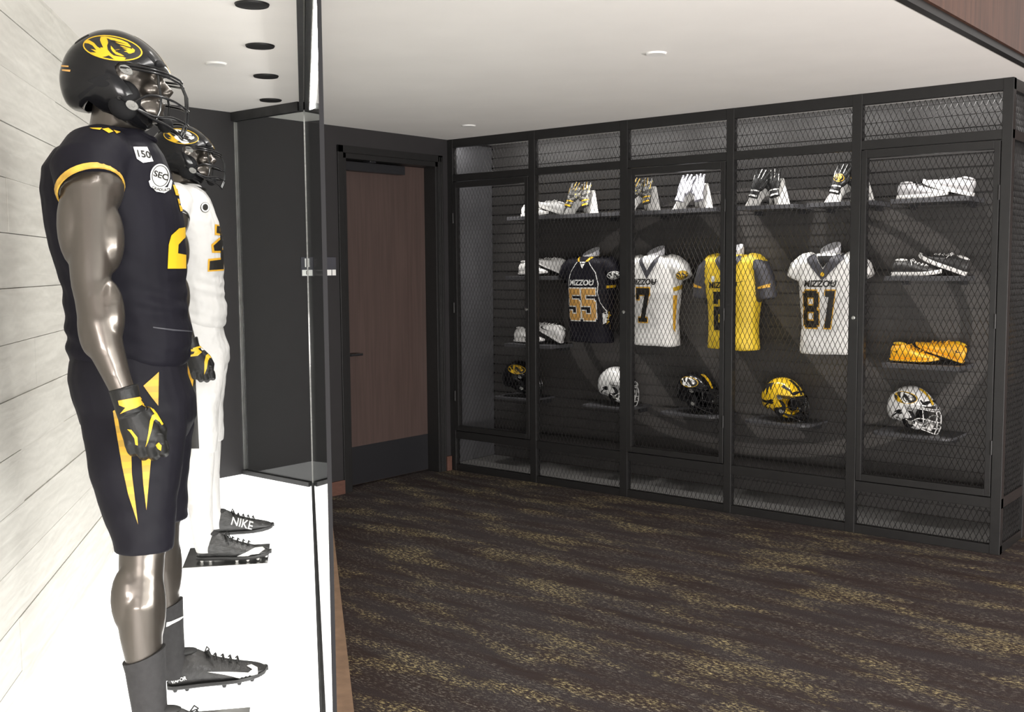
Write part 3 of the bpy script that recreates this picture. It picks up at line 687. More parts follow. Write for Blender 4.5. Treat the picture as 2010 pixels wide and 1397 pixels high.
    # gloves
    for s in (1, -1):
        gm = glove_mesh(s, 'glove_black'); g = link('glove', gm, root); gb = bvh_of(gm)
        if s == -1:
            if dark:
                decal('logo_mark', flat([[(286, 877), (291, 850), (294, 826), (298, 815), (305, 811), (311, 820), (312, 827), (305, 822), (301, 826), (297, 845), (291, 866)]], 4), PX, gb, .0012, M['yellow'], g)
                decal('cuff_print', flat([[(232, 786), (277, 778), (286, 790), (268, 800), (250, 806), (236, 812), (246, 800), (234, 795)]], 5), PX, gb, .0012, M['gold'], g)
                for q_ in ([(280, 792), (296, 797), (308, 812), (320, 832), (317, 834), (304, 814), (294, 800), (279, 796)], [(250, 842), (258, 843), (270, 858), (271, 874), (266, 872), (264, 860), (256, 848)], [(306, 873), (312, 868), (317, 874), (316, 884), (310, 880)]): decal('piping', flat([q_], 4), PX, gb, .0013, M['yellow'], g)
            else:
                decal('logo_mark', flat([[(401, 735), (401, 710), (404, 697), (409, 694), (415, 698), (418, 703), (411, 702), (408, 708), (406, 722)]], 3), PX, gb, .0014, M['yellow'], g)
                decal('cuff_print', flat([[(378, 683), (404, 675), (404, 678), (381, 687)], [(370, 686), (388, 684), (396, 691), (388, 698), (370, 700), (371, 697), (380, 694), (382, 690), (371, 689)]], 3), PX, gb, .0014, M['yellow'], g)
    # helmet
    hm = helmet_parts('gloss_black', 'mask_black', ('yellow', 'print_black', 'yellow', 'yellow' if dark else 'print_white'), 'yellow', parent=root)
    hm.location = (.003, 0, 1.880)
    if dark:
        decal('rear_lettering', flat([[(121, 128), (135, 129), (135, 132), (121, 131)], [(122, 136), (139, 137), (138, 141), (122, 139)]], 4), ray_px(RM @ Matrix.Translation((.003, 0, 1.88))), SHELL_BVH, .001, M['oldgold'], hm)
    # prints
    if dark:
        decal('chest_number', flat([[(366, 445), (350, 448), (335, 462), (330, 480), (328, 527), (364, 527), (364, 500), (348, 497), (349, 480), (358, 470), (367, 462)]], 6), PX, jb, .0022, M['yellow'], jersey)
        decal('chest_number', flat([[(347, 390), (362, 392), (364, 412), (353, 415)]], 6), PX, jb, .0022, M['yellow'], jersey)
        decal('chest_lettering', flat([[(338, 363), (352, 364), (359, 372), (358, 385), (344, 383)]], 5), PX, jb, .0020, M['yellow'], jersey)
        decal('shoulder_patch', flat([[(261, 289), (288, 289), (300, 317), (280, 320), (268, 312)]], 5), PX, jb, .0020, M['print_white'], jersey)
        bm = text_bm('150', 19, 4, bold=.6)
        for v in bm.verts: v.co.x, v.co.y = 280+v.co.x+.25*-v.co.y, 304-v.co.y+v.co.x*.12
        decal('patch_lettering', bm, PX, jb, .0032, M['print_black'], jersey)
        decal('conference_patch', flat([ellp(19, 24, 30, 313, 346), [(291, 356), (296, 352), (306, 368), (328, 368), (334, 352), (337, 356), (334, 372), (322, 379), (306, 376), (294, 366)]], 5), PX, jb, .0020, M['print_white'], jersey)
        decal('patch_ring', flat([[(313+a[0], 346+a[1]) for a in q] for q in ringp(16.5, 21, 1.5, 30)], 5), PX, jb, .0030, M['print_black'], jersey)
        bm = text_bm('SEC', 17, 4, shear=.2, bold=.5)
        for v in bm.verts: v.co.x, v.co.y = 313+v.co.x, 345-v.co.y+.35*v.co.x
        decal('patch_lettering', bm, PX, jb, .0032, M['print_black'], jersey)
        bm = text_bm('GRADUATE', 8, 3, bold=.2)
        for v in bm.verts: v.co.x, v.co.y = 315+v.co.x*.85, 373-v.co.y-.006*v.co.x**2+.1*v.co.x
        decal('patch_lettering', bm, PX, jb, .0032, M['print_black'], jersey)
        decal('neck_print', flat([[(176, 252), (200, 252), (196, 256), (182, 254)], [(200, 254), (212, 252), (222, 259), (213, 262)], [(222, 256), (236, 260), (228, 263)]], 4), PX, jb, .0022, M['yellow'], jersey)
        decal('thigh_stripe', flat([[(222, 806), (235, 798), (239, 830), (247, 856), (258, 896), (259, 930), (264, 970), (271, 1029), (252, 970), (240, 915), (229, 850)],
              [(277, 890), (297, 890), (292, 945), (287, 1001), (281, 950)], [(281, 757), (311, 730), (310, 796), (296, 778)]], 8), PX, pb, .0024, M['gold_band'], pants)
        decal('belt_line', flat([[(300, 641), (340, 646), (385, 650), (385, 652), (340, 649), (300, 643)]], 5), PX, jb, .0022, M['greycloth'], jersey)
    else:
        decal('chest_number', flat([[(425, 443), (436, 446), (437, 460), (424, 457)], [(418, 482), (431, 470), (437, 476), (434, 492), (420, 492)], [(411, 512), (436, 509), (438, 528), (410, 530)], [(431, 446), (437, 447), (438, 527), (433, 525)]], 5), PX, jb, .0032, M['print_black'], jersey)
        decal('number_outline', flat([[(421, 440), (438, 442), (439, 463), (421, 461)], [(414, 480), (430, 466), (439, 470), (438, 496), (416, 496)], [(408, 508), (438, 505), (439, 531), (407, 533)]], 5), PX, jb, .0020, M['gold'], jersey)
        decal('conference_patch', flat([ellp(9, 10, 20, 402, 407)], 4), PX, jb, .0020, M['print_black'], jersey)
        decal('patch_ring', flat([[(402+a[0], 407+a[1]) for a in q] for q in ringp(8, 9, 2.5, 20)], 4), PX, jb, .0030, M['print_white'], jersey)
        decal('side_stripe', flat([[(360, 680), (382, 690), (384, 745), (391, 880), (370, 880), (360, 740)]], 8), PX, pb, .0024, M['print_black'], pants)
        decal('side_stripe', flat([[(368, 687), (380, 699), (380, 745), (377, 768), (369, 735)]], 6), PX, pb, .0036, M['gold'], pants)
    return root
# ------------------------------------------------------------ the room
mb = MB(); mb.box((-.3, -12, -.05), (12, .7, 0)); fl = struct(mb.build('floor', M['carpet']))
mb = MB()
mb.prism([(-.3, -12), (4.25, -12), (4.25, .7), (-.3, .7)], lambda u, v, d: Vector((u, v, d)), H, H+.12)
c1 = [cs(3.6, .0), cs(5.3, .0), cs(5.3, -1.1), cs(3.6, -1.1)]
struct(mb.build('ceiling', M['ceil']))
mb = MB(); mb.prism([(p.x, p.y) for p in c1], lambda u, v, d: Vector((u, v, d)), H+.0005, H+.10); struct(mb.build('trim_1', M['ceil']))
mb = MB(); mb.box((4.252, -12, H+.66), (12, .7, H+.75)); struct(mb.build('trim_2', M['ceil']))
# wood fascia where the ceiling steps up into the hall
mb = MB(); mb.box((4.2505, -12, H+.028), (4.30, .52, H+.66)); struct(mb.build('trim_3', M['brownwood']))
mb = MB(); mb.box((4.2505, -12, H-.004), (4.285, .52, H+.028)); struct(mb.build('trim_4', M['black_metal']))
# wall with the door (x = 0)
mb = MB(); D0, D1, DT = -1.085, -.115, 2.43
mb.box((-.16, -7, 0), (0, D0, H)); mb.box((-.16, D0, DT), (0, D1, H)); mb.box((-.16, D1, 0), (0, .60, H))
struct(mb.build('wall_left', M['black_wall']))
mb = MB(); mb.box((-.2, .56, 0), (12, .66, H)); struct(mb.build('wall_back', M['brownwood']))
mb = MB(); mb.box((-.45, D0-.3, 0), (-.40, D1+.3, H)); struct(mb.build('wall_behind_door', M['black_wall']))
# door
mb = MB(); mb.box((-.155, D0+.03, .012), (-.115, D1-.028, DT-.04)); dr = struct(mb.build('door_1', M['doorwood'], bevel=.002))
mb = MB(); mb.box((-.116, D0+.035, .015), (-.112, D1-.032, .298)); mb.build('kick_plate', M['kick'], dr)
mb = MB(); mb.box((-.115, D0+.035, DT-.115), (-.045, -.42, DT-.05)); mb.box((-.10, -.80, DT-.05), (-.02, -.74, DT-.03)); mb.build('door_closer', M['kick'], dr, bevel=.003)
mb = MB(); mb.lathe([(.026, -.115), (.026, -.105), (.011, -.103), (.010, -.062)], (0, D0+.10, .985), 16, 'X')
mb.tube([(-.062, D0+.095, .985), (-.060, D0+.13, .985), (-.062, D0+.21, .984)], .009, 10); mb.build('door_handle', M['kick'], dr, smooth=True)
mb = MB()
mb.box((-.15, D0, 0), (.006, D0+.03, DT)); mb.box((-.15, D1-.028, 0), (.006, D1, DT)); mb.box((-.15, D0, DT-.038), (.006, D1, DT))
mb.box((-.01, D1, 0), (.012, D1+.052, DT+.05)); mb.box((-.01, D0-.05, 0), (.012, D0, DT+.05)); mb.box((-.01, D0-.05, DT), (.012, D1+.05, DT+.05))
for k, y in enumerate((D1+.013, D1+.034)): mb.box((.010, y, 0), (.016, y+.007, DT+.04))
mb.build('door_frame', M['black_metal'], dr, bevel=.002)
mb = MB(); mb.box((0, -1.97, 0), (.018, D0-.05, .10)); struct(mb.build('baseboard_left', M['redwood'], bevel=.002))
mb = MB(); mb.box((0, D1+.055, 0), (.02, -.008, .115)); struct(mb.build('baseboard_corner', M['redwood'], bevel=.002))
# room sign
sg = MB().box((0, -1.48, 1.562), (.008, -1.17, 1.694)).build('room_sign', M['greycloth'], bevel=.001)
tag(sg, 'small black and white room number sign on the black wall beside the door', 'sign')
mb = MB().box((.008, -1.475, 1.567), (.0095, -1.215, 1.607)); mb.box((.008, -1.208, 1.567), (.0095, -1.175, 1.607)); mb.build('sign_strip', M['print_white'], sg)
for t, size, y, z, m_ in (('111', .082, -1.405, 1.652, 'print_white'), ('EQUIPMENT', .034, -1.35, 1.587, 'print_black')):
    bm = text_bm(t, size, .05, bold=.0012)
    for v in bm.verts: a, b = v.co.x, v.co.y; v.co = Vector((.0102, y+a, z+b))
    me = bpy.data.meshes.new('lettering'); bm.to_mesh(me); bm.free(); me.materials.append(M[m_]); link('sign_lettering', me, sg)
# ceiling discs
for x, y in ((3.036, -1.822), (.692, -.519)):
    o = MB().lathe([(.0001, H-.008), (.045, H-.008), (.052, H)], (0, 0, 0), 28).build('ceiling_cover_disc', M['white'], smooth=True); o.location = (x, y, 0)
    tag(o, 'flat white disc in the ceiling, '+('the one nearer the camera over the carpet' if x > 2 else 'the small one above the door corner'), 'ceiling disc', 'white ceiling discs')
o = MB().lathe([(.0001, H-.008), (.045, H-.008), (.052, H)], (0, 0, 0), 28).build('ceiling_cover_disc', M['white'], smooth=True); p = cs(1.146, -.425); o.location = (p.x, p.y, 0)
tag(o, 'flat white disc in the ceiling inside the glass case, above the helmets', 'ceiling disc', 'white ceiling discs')
for i, s in enumerate(S_DOWN[:4]):
    mb = MB(); mb.lathe([(.0001, H-.001), (.046, H-.001), (.050, H-.004), (.062, H-.004), (.062, H+.001)], (0, 0, 0), 32)
    o = mb.build('recessed_downlight', M['black_hole'], smooth=True); p = cs(s, -.20); o.location = (p.x, p.y, 0)
    mb = MB(); mb.lathe([(.050, H-.0045), (.062, H-.0075), (.065, H-.001)], (0, 0, 0), 32); mb.build('trim_ring', M['black_metal'], o, smooth=True)
    tag(o, 'round black downlight in the case ceiling, '+('farthest from the camera, next to the end glass', 'second farthest from the camera', 'third from the far end', 'nearest at the picture top')[i], 'light', 'row of recessed downlights in the display case')
# ------------------------------------------------------------ the show case
# plank wall
TW = -.955
mb = MB(); bh = .1755; random.seed(11)
def CW(s, t, z): return cs(s, t, z)
z = PZ-.12; row = 0
while z < H:
    s = -1.6+random.random()*.9
    s0 = -1.6
    while s0 < 5.3:
        s1 = min(s0+random.uniform(1.0, 1.9), 5.3); dt = random.uniform(-.0025, .0025)
        mb.box((s0+.001, TW-.02, z+.0012), (s1-.001, TW+dt, min(z+bh-.0012, H)), CW); s0 = s1
    z += bh; row += 1
mb.box((-1.6, TW-.05, 0), (5.3, TW-.018, H), CW)
pw = mb.build('wall_planks', M['plank'])
# rotate the texture frame with the wall: rebuild in local coordinates
Rw = Matrix.Translation(O3) @ Matrix.Rotation(math.atan2(US.y, US.x), 4, 'Z'); pw.data.transform(Rw.inverted()); pw.matrix_world = Rw; struct(pw)
# platform (trapezoid between the plank wall, the door wall and the glass)
def xz(s, t): p = cs(s, t); return (p.x, p.y)
sA = (0.0-O3.x)/US.x     # where the glass line meets x=0 (unused side)
A = (0.001, -1.98)
# wall line meets x=0
tt = TW; s_w = (0.0-(O3+NT*tt).x)/US.x; Wp = xz(s_w, tt)
foot = [A, (O3.x, O3.y), xz(5.3, 0), xz(5.3, TW+.004), (0.001, Wp[1]+.004)]
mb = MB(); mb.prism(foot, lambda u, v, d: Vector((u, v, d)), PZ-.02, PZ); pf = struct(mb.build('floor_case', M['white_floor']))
mb = MB(); foot2 = [A, (O3.x, O3.y), xz(5.3, 0), xz(5.3, -.06), (O3.x-.03, O3.y-.06), (0.001, -2.04)]
mb.prism(foot2, lambda u, v, d: Vector((u, v, d)), 0, PZ-.021); struct(mb.build('trim_5', M['sillwood']))
mb = MB(); mb.box((-.02, .001, 0), (5.3, .088, PZ-.03), CW); mb.box((-.02, .088, 0), (5.3, .092, .004), CW)
struct(mb.build('trim_6', M['sillwood']))
# glass, channels
gc = empty('glass_display_case', O3+Vector((0, 0, PZ))); gi = gc.location
tag(gc, 'tall clear glass display case front with slim metal channels, around the two uniformed mannequins', 'display case')
def cpart(name, fnbuild, m, **kw):
    mb = MB(); fnbuild(mb); o = mb.build(name, M[m], gc, **kw); o.data.transform(Matrix.Translation(-gi)); return o
cpart('front_glass', lambda mb: mb.box((.012, -.008, PZ+.0145), (5.10, -.003, H-.02), CW), 'glass')
cpart('end_glass', lambda mb: mb.box((0.006, O3.y-.010, PZ+.004), (O3.x-.002, O3.y, H-.02)), 'glass')
cpart('bottom_channel', lambda mb: (mb.box((0, -.017, PZ), (5.1, .010, PZ+.014), CW), mb.box((0, -.0135, PZ), (5.1, -.0085, PZ+.026), CW)), 'darksteel')
cpart('bottom_channel', lambda mb: (mb.box((.004, O3.y-.028, PZ), (O3.x-.02, O3.y-.012, PZ+.028)), mb.box((.004, O3.y+.001, PZ), (O3.x, O3.y+.006, PZ+.028))), 'darksteel')
cpart('top_channel', lambda mb: (mb.box((0, -.036, H-.055), (5.1, -.0125, H-.0005), CW), mb.box((0, -.0015, H-.055), (5.1, .008, H-.0005), CW)), 'darksteel')
cpart('top_channel', lambda mb: (mb.box((.004, O3.y-.036, H-.055), (O3.x-.03, O3.y-.012, H-.0005)), mb.box((.004, O3.y+.001, H-.055), (O3.x, O3.y+.01, H-.0005))), 'darksteel')
cpart('corner_bead', lambda mb: mb.box((.000, -.012, PZ+.004), (.011, -.001, H-.05), CW), 'clip')
cpart('wall_bead', lambda mb: mb.box((.001, O3.y-.018, PZ+.03), (.006, O3.y+.008, H-.06)), 'steel')
cpart('near_edge_post', lambda mb: mb.box((5.10, -.0085, PZ), (5.103, -.0025, H-.0005), CW), 'pad')
# base plates under the mannequins
for s0, lab in ((1.52, 'clear polished base plate under the near foot of the white uniformed mannequin'), (3.49, 'clear polished base plate under the near foot of the black uniformed mannequin')):
    o = MB().box((s0-.18, -.60, 0), (s0+.17, -.225, .004), lambda s, t, z: US*s+NT*t+Vector((0, 0, z))).build('mannequin_base_plate', M['steel'], bevel=.001)
    o.location = O3+Vector((0, 0, PZ)); tag(o, lab, 'base plate', 'base plates of the mannequins')
m1 = mannequin(cs(3.35, -.54, PZ), 'mannequin in black jersey with gold trim and black knee pants, nearest the camera', 'mannequin', 'dark')
m2 = mannequin(cs(1.37, -.575, PZ), 'mannequin in white jersey and white pants, farther back in the glass case', 'mannequin', 'light')
# ------------------------------------------------------------ locker cage along the back wall
LX = 4.14; LD = .52
lk = empty('locker_cage', (2.07, .26, 0)); tag(lk, 'long black five bay locker cage of expanded metal mesh along the back wall', 'locker')
LO = Vector((2.07, .26, 0))
def lp(name, mb, m, smooth=False, bevel=0, parent=None):
    o = mb.build(name, M[m], parent or lk, smooth, bevel)
    o.data.transform(Matrix.Translation(-LO)); return o
PX_ = [(.001, .055), (.812, .870), (1.616, 1.680), (2.430, 2.484), (3.252, 3.312), (4.084, 4.14)]
mb = MB()
for a, b in PX_: mb.box((a, .0, 0), (b, .05, H-.0005))
for z0, z1 in ((2.545, H-.0005), (2.285, 2.338), (.258, .318), (0, .052)): mb.box((.001, .002, z0), (LX, .048, z1))
# side frame and rear posts
mb.box((LX-.05, LD-.05, 0), (LX, LD, H-.0005))
for z0, z1 in ((2.545, H-.0005), (2.285, 2.338), (.258, .318), (0, .052)): mb.box((LX-.045, .03, z0), (LX-.004, LD, z1))
lp('frame', mb, 'black_metal', bevel=.003)
def meshpanel(x0, x1, z0, z1, fn, cw=.0325, ch=.068, wt=.0042, th=.0026):
    mb = MB(); nx = int((x1-x0)/(cw/2))+1; nz = int((z1-z0)/(ch/2))+1
    for i in range(nx):
        for j in range(nz):
            a = ((i), (j)) if (i+j) % 2 == 0 else ((i), (j+1)); b = ((i+1), (j+1)) if (i+j) % 2 == 0 else ((i+1), (j))
            xa, za = x0+a[0]*cw/2, z0+a[1]*ch/2; xb, zb = x0+b[0]*cw/2, z0+b[1]*ch/2
            if xb > x1+.001 or max(za, zb) > z1+.001: continue
            up = zb > za; dx, dz = xb-xa, zb-za; l = math.hypot(dx, dz); nxv, nzv = -dz/l*wt/2, dx/l*wt/2
            # strands of expanded metal lean out of the sheet plane
            lean = .0022 if up else -.0022
            vs = []
            for (x, z) in ((xa, za), (xb, zb)):
                vs += [fn(x-nxv, -th/2-lean, z-nzv), fn(x+nxv, -th/2+lean, z+nzv), fn(x+nxv, th/2+lean, z+nzv), fn(x-nxv, th/2-lean, z-nzv)]
            mb.add(vs, [(0, 1, 5, 4), (1, 2, 6, 5), (2, 3, 7, 6), (3, 0, 4, 7)])
    return mb
fy = lambda x, d, z: Vector((x, .026+d, z))
fs_ = lambda y, d, z: Vector((LX-.02+d, y, z))
for k in range(5):
    x0, x1 = PX_[k][1], PX_[k+1][0]
    lp('top_mesh', meshpanel(x0-.004, x1+.004, 2.334, 2.549, fy), 'mesh_metal')
    lp('bottom_mesh', meshpanel(x0-.004, x1+.004, .048, .262, fy), 'mesh_metal')
    if k in (0, 2, 4):
        # hinged door: own frame, slightly proud
        mb = MB(); a, b, c, d = x0+.003, x1-.003, .324, 2.279; w_ = .032
        for bx in ((a, c, a+w_, d), (b-w_, c, b, d), (a+w_, c, b-w_, c+w_+.008), (a+w_, d-w_-.012, b-w_, d)): mb.box((bx[0], -.004, bx[1]), (bx[2], .042, bx[3]))
        dd = lp('door', mb, 'black_metal', bevel=.002)
        o = lp('door_mesh', meshpanel(a+w_-.004, b-w_+.004, c+w_, d-w_-.008, fy), 'mesh_metal', parent=dd)
        kx = b-.018 if k == 0 else a-.028
        mb = MB(); mb.lathe([(.0001, -.016), (.006, -.016), (.007, -.013), (.0115, -.012), (.013, -.003)], (kx, 0, 1.300), 20, 'Y')
        lp('lock', mb, 'steel', smooth=True, parent=dd)
        for hz in (.6, 1.3, 2.0):
            mb = MB(); hx = a if k == 0 else b; mb.tube([(hx, -.006, hz-.04), (hx, -.006, hz+.04)], .006, 10); lp('hinge', mb, 'black_metal', smooth=True, parent=dd)
    else:
        lp('fixed_mesh', meshpanel(x0-.004, x1+.004, .314, 2.289, fy), 'mesh_metal')
lp('side_mesh', meshpanel(.046, LD-.046, 2.334, 2.549, fs_), 'mesh_metal'); lp('side_mesh', meshpanel(.046, LD-.046, .314, 2.289, fs_), 'mesh_metal'); lp('side_mesh', meshpanel(.046, LD-.046, .048, .262, fs_), 'mesh_metal')
lp('side_panel', MB().box((.0012, .05, .052), (.016, LD-.002, H-.02)), 'grey_panel')
lp('base_panel', MB().box((.016, .048, .03), (LX-.05, LD-.002, .050)), 'base_panel')
o = MB().box((.016, .05, H-.0085), (LX-.05, LD, H-.002)).build('tmpn', M['white']); bpy.data.objects.remove(o)
# slat wall behind
mb = MB(); mb.box((.016, LD+.012, .05), (LX-.05, LD+.030, H-.001))
mb.cur = 0
z = 1.544-.0765*20+.036
while z < H:
    mb.box((.016, LD, max(z+.0055, .05)), (LX-.05, LD+.0125, min(z+.0765-.0055, H-.001))); z += .0765
sw = mb.build('slatwall_panel', M['slat']); tag(sw, 'dark grey slatwall panel with a faint printed ring, behind the locker mesh', 'wall panel')
# shelves on the slat wall
def shelf(x0, x1, z, y0, lab, grp, rounded=False):
    mb = MB(); t = .028
    r = .05
    pl = [(x0, LD), (x0, y0+r), (x0+.015, y0+.015), (x0+r, y0), (x1-r, y0), (x1-.015, y0+.015), (x1, y0+r), (x1, LD)] if rounded else [(x0, LD), (x0, y0), (x1, y0), (x1, LD)]
    mb.prism([(a, b-(.0015 if b == LD else 0)) for a, b in pl], lambda u, v, d: Vector((u-(x0+x1)/2, v-LD, d)), -t if not rounded else -.016, 0)
    o = mb.build('display_shelf', M['shelf'], bevel=.002); o.location = ((x0+x1)/2, LD-.0005, z)
    for sx in (x0+.05, x1-.05):
        b = MB(); b.box((sx-.008-(x0+x1)/2, -.10, -.055), (sx+.008-(x0+x1)/2, -.002, -(t if not rounded else .016))); b.build('bracket', M['kick'], o)
    tag(o, lab, 'shelf', grp); return o
ZG, ZS, ZT, ZH = 2.003, 1.544, 1.018, .592
SHT = 'upper row of charcoal shelves in the locker'
shelf(.42, 1.295, ZG, .22, 'charcoal shelf carrying the white shoes and the camouflage gloves, top row left', SHT)
shelf(1.31, 1.74, ZG, .22, 'charcoal top row shelf under the gloves behind the second post', SHT)
shelf(1.76, 2.24, ZG, .22, 'charcoal top row shelf under the silver gloves', SHT)
shelf(2.38, 2.80, ZG, .22, 'charcoal top row shelf under the black and white gloves', SHT)
shelf(2.88, 3.30, ZG, .22, 'charcoal top row shelf under the gloves with the gold oval', SHT)
shelf(3.41, 3.86, ZG, .22, 'charcoal top row shelf under the white running shoes', SHT)
SHS = 'shoe shelves in the locker'
shelf(.40, .86, ZS, .22, 'charcoal shelf under the white cleats in the second row, left bay', SHS)
shelf(.38, .84, ZT, .22, 'charcoal shelf under the tall white cleats in the third row, left bay', SHS)
shelf(3.38, 3.82, ZS, .22, 'charcoal shelf under the black and white running shoes', SHS)
shelf(3.38, 3.83, ZT, .22, 'charcoal shelf under the golden cleats', SHS)
SHH = 'helmet shelves in the locker'
for x0, x1, lab in ((.26, .66, 'rounded charcoal shelf under the black helmet in the left bay'), (1.13, 1.56, 'rounded charcoal shelf under the white helmet behind the second post'), (1.80, 2.26, 'rounded charcoal shelf under the black helmet in the third bay'), (2.46, 2.92, 'rounded charcoal shelf under the golden helmet'), (3.32, 3.80, 'rounded charcoal shelf under the white helmet in the right bay')):
    shelf(x0, x1, ZH, .20, lab, SHH, True)
# helmets
def set_h(o, x, yaw, lab, grp='helmets on the bottom row of the locker'):
    o.location = (x, .345, ZH+.1615); o.scale = (.95, .95, .95); o.rotation_euler = (0, 0, math.radians(yaw)); tag(o, lab, 'helmet', grp)
set_h(helmet_parts('gloss_black', 'mask_black', ('yellow', 'print_black', 'yellow', None), None, name='football_helmet'), .44, 18, 'black football helmet with gold oval on the shelf in the left locker bay')
set_h(helmet_parts('gloss_white', 'mask_white', None, None, side_mark='print_black', name='football_helmet'), 1.36, 0, 'white football helmet without an oval, half behind the second locker post')
set_h(helmet_parts('gloss_black', 'mask_black', ('yellow', 'print_black', 'print_white', None), 'yellow', name='football_helmet'), 2.03, -8, 'black football helmet with gold crown stripe on the shelf in the third locker bay')
hg = helmet_parts('gloss_gold', 'mask_black', None, 'print_black', name='football_helmet'); set_h(hg, 2.68, -6, 'golden yellow football helmet with black claw stripes')
for s in (1, -1):
    decal('claw_stripe', flat([[(-.125, .05), (-.085, .085), (-.02, .10), (-.03, .04), (-.045, .075), (-.06, .0), (-.075, .06), (-.10, .02)], [(-.12, -.02), (-.03, -.03), (-.01, -.05), (-.06, -.045), (-.11, -.04)], [(-.10, -.07), (-.04, -.075), (-.03, -.09), (-.09, -.085)], [(.04, .075), (.11, .04), (.10, .055), (.05, .09)]], .02),
          plane_fn((0, s*.3, 0), (1, 0, 0), (0, 0, 1), (0, -s, 0)), SHELL_BVH, .001, M['print_black'], hg)
set_h(helmet_parts('gloss_white', 'mask_white', ('yellow', 'print_black', 'yellow', 'print_white'), 'yellow', side_mark='print_black', name='football_helmet'), 3.52, -8, 'white football helmet with gold tiger oval on the shelf in the right locker bay')
# pairs of shoes
def pair(xl, z, upper, sole, lace, length, labs, grp, swoosh=None, studs=None, high=False, steep=17, name='sneaker', x2=.0, collar=None, first=0):
    a = shoe(name, length, upper, sole, lace, swoosh, studs, high, collar=collar, sole_t=.020 if not studs else .010)
    lift = .012 if studs else .001
    a.location = (xl, .315, z+lift); a.rotation_euler = (0, -math.radians(first), math.radians(-4)); tag(a, labs[0], 'shoe', grp)
    b = shoe(name, length, upper, sole, lace, swoosh, studs, high, collar=collar, sole_t=.020 if not studs else .010)
    b.location = (xl+length*1.42+x2, .355, z+lift); b.rotation_euler = (0, -math.radians(steep+2.5), math.radians(180+3)); tag(b, labs[1], 'shoe', grp)
pair(3.42, ZG, 'shoe_grey', 'rubber_white', 'lace', .295, ('white and pale grey running shoe lying flat, left one of the top shelf pair', 'white and pale grey running shoe leaning over its mate on the top shelf'), 'white running shoes', steep=13, collar='shoe_grey')
pair(3.40, ZS, 'shoe_black', 'rubber_white', 'lace_w', .290, ('black running shoe with white sole standing flat, left one of the pair', 'black running shoe with white sole leaning over its mate'), 'black and white running shoes', steep=18, collar='rubber_white')
pair(3.40, ZT, 'shoe_gold', 'shoe_gold', 'shoe_gold', .290, ('golden orange cleat standing flat, left one of the pair', 'golden orange cleat leaning over its mate'), 'golden cleats', swoosh=('print_black', .055, .04, .05, .03), studs='rubber_black', high=True, steep=15, name='cleat', collar='yellow')
pair(.50, ZG, 'shoe_white', 'rubber_white', 'lace_w', .26, ('white shoe lying flat on the top shelf in the left bay', 'white shoe leaning over its mate on the top shelf, beside the camouflage gloves'), 'white shoes on the top shelf', steep=16, collar='shoe_white')
pair(.47, ZS, 'shoe_white', 'shoe_white', 'lace_w', .28, ('white cleat standing on the second shelf, half behind the first post', 'white cleat leaning over its mate, left of the black jersey shoulder'), 'white cleats on the second shelf', studs='rubber_black', high=True, steep=18, name='cleat', collar='shoe_white')
pair(.42, ZT, 'shoe_white', 'shoe_white', 'lace_w', .30, ('white high top cleat with a dark side mark, third shelf, left bay', 'white high top cleat leaning over its mate, left of the orange numbers'), 'white cleats on the third shelf', swoosh=('print_black', .20, .10, .03, .04), studs='rubber_black', high=True, steep=24, name='cleat', collar='shoe_white')
# gloves on stands
def glove(m, s, tilt, loc, lab, grp, edge=None, oval=None):
    mb = MB()
    def P(x, y, z): return Vector((s*x, y, z))
    mb.rings([[P(cx+rx*math.cos(a), ry*math.sin(a), z) for a in [2*PI*i/18 for i in range(18)]] for z, cx, rx, ry in ((-.10, 0, .036, .016), (-.075, 0, .034, .017), (-.06, 0, .032, .016), (-.03, 0, .040, .018), (.0, 0, .046, .018), (.025, 0, .045, .016), (.035, 0, .040, .013))])
    for i, ln in enumerate((.060, .074, .078, .068)):
        x = -.034+.0225*i; fan = (-.08, -.02, .04, .11)[i]
        mb.tube([P(x, 0, .015), P(x+fan*.03, 0, .045), P(x+fan*.06, .003, .03+ln*.6), P(x+fan*.12, .006, .03+ln)], [.0105, .0105, .010, .0085], 12)
    mb.tube([P(.030, -.002, -.040), P(.052, -.008, -.015), P(.060, -.012, .010), P(.058, -.014, .025)], [.014, .0125, .011, .009], 12)
    me = fused(mb, 'glove', M[m], .0034, 3, .5); g = link('receiver_glove', me)
    g.location = loc; g.rotation_euler = (math.radians(-20), math.radians(tilt), 0); tag(g, lab, 'glove', grp)
    bv = bvh_of(me); f = plane_fn((0, -.2, 0), (1, 0, 0), (0, 0, 1), (0, 1, 0))
    if edge:
        e = [[(s*x, z) for x, z in q] for q in ([(-.036, -.095), (.036, -.095), (.036, -.083), (-.036, -.083)], [(-.033, -.062), (.030, -.055), (.030, -.047), (-.033, -.052)], [(-.037, .0), (-.042, .05), (-.038, .05), (-.034, .0)], [(-.012, .03), (-.012, .10), (-.008, .10), (-.008, .03)], [(.012, .03), (.016, .10), (.020, .10), (.016, .03)])]
        for q_ in e: decal('trim_print', flat([q_], .012), f, bv, .0012, M[edge], g)
    if oval:
        q = [[(a*.034, b*.034) for a, b in p] for p in ringp(1, .8, .14, 24)]; decal('palm_ring', flat(q, .01), f, bv, .0012, M[oval], g)
        decal('palm_print', flat([[(s*x, z) for x, z in ((-.02, .015), (.0, .022), (.02, .01), (.012, -.015), (.0, -.022), (-.004, .0), (-.015, -.01))]], .01), f, bv, .0016, M[oval], g)
    return g
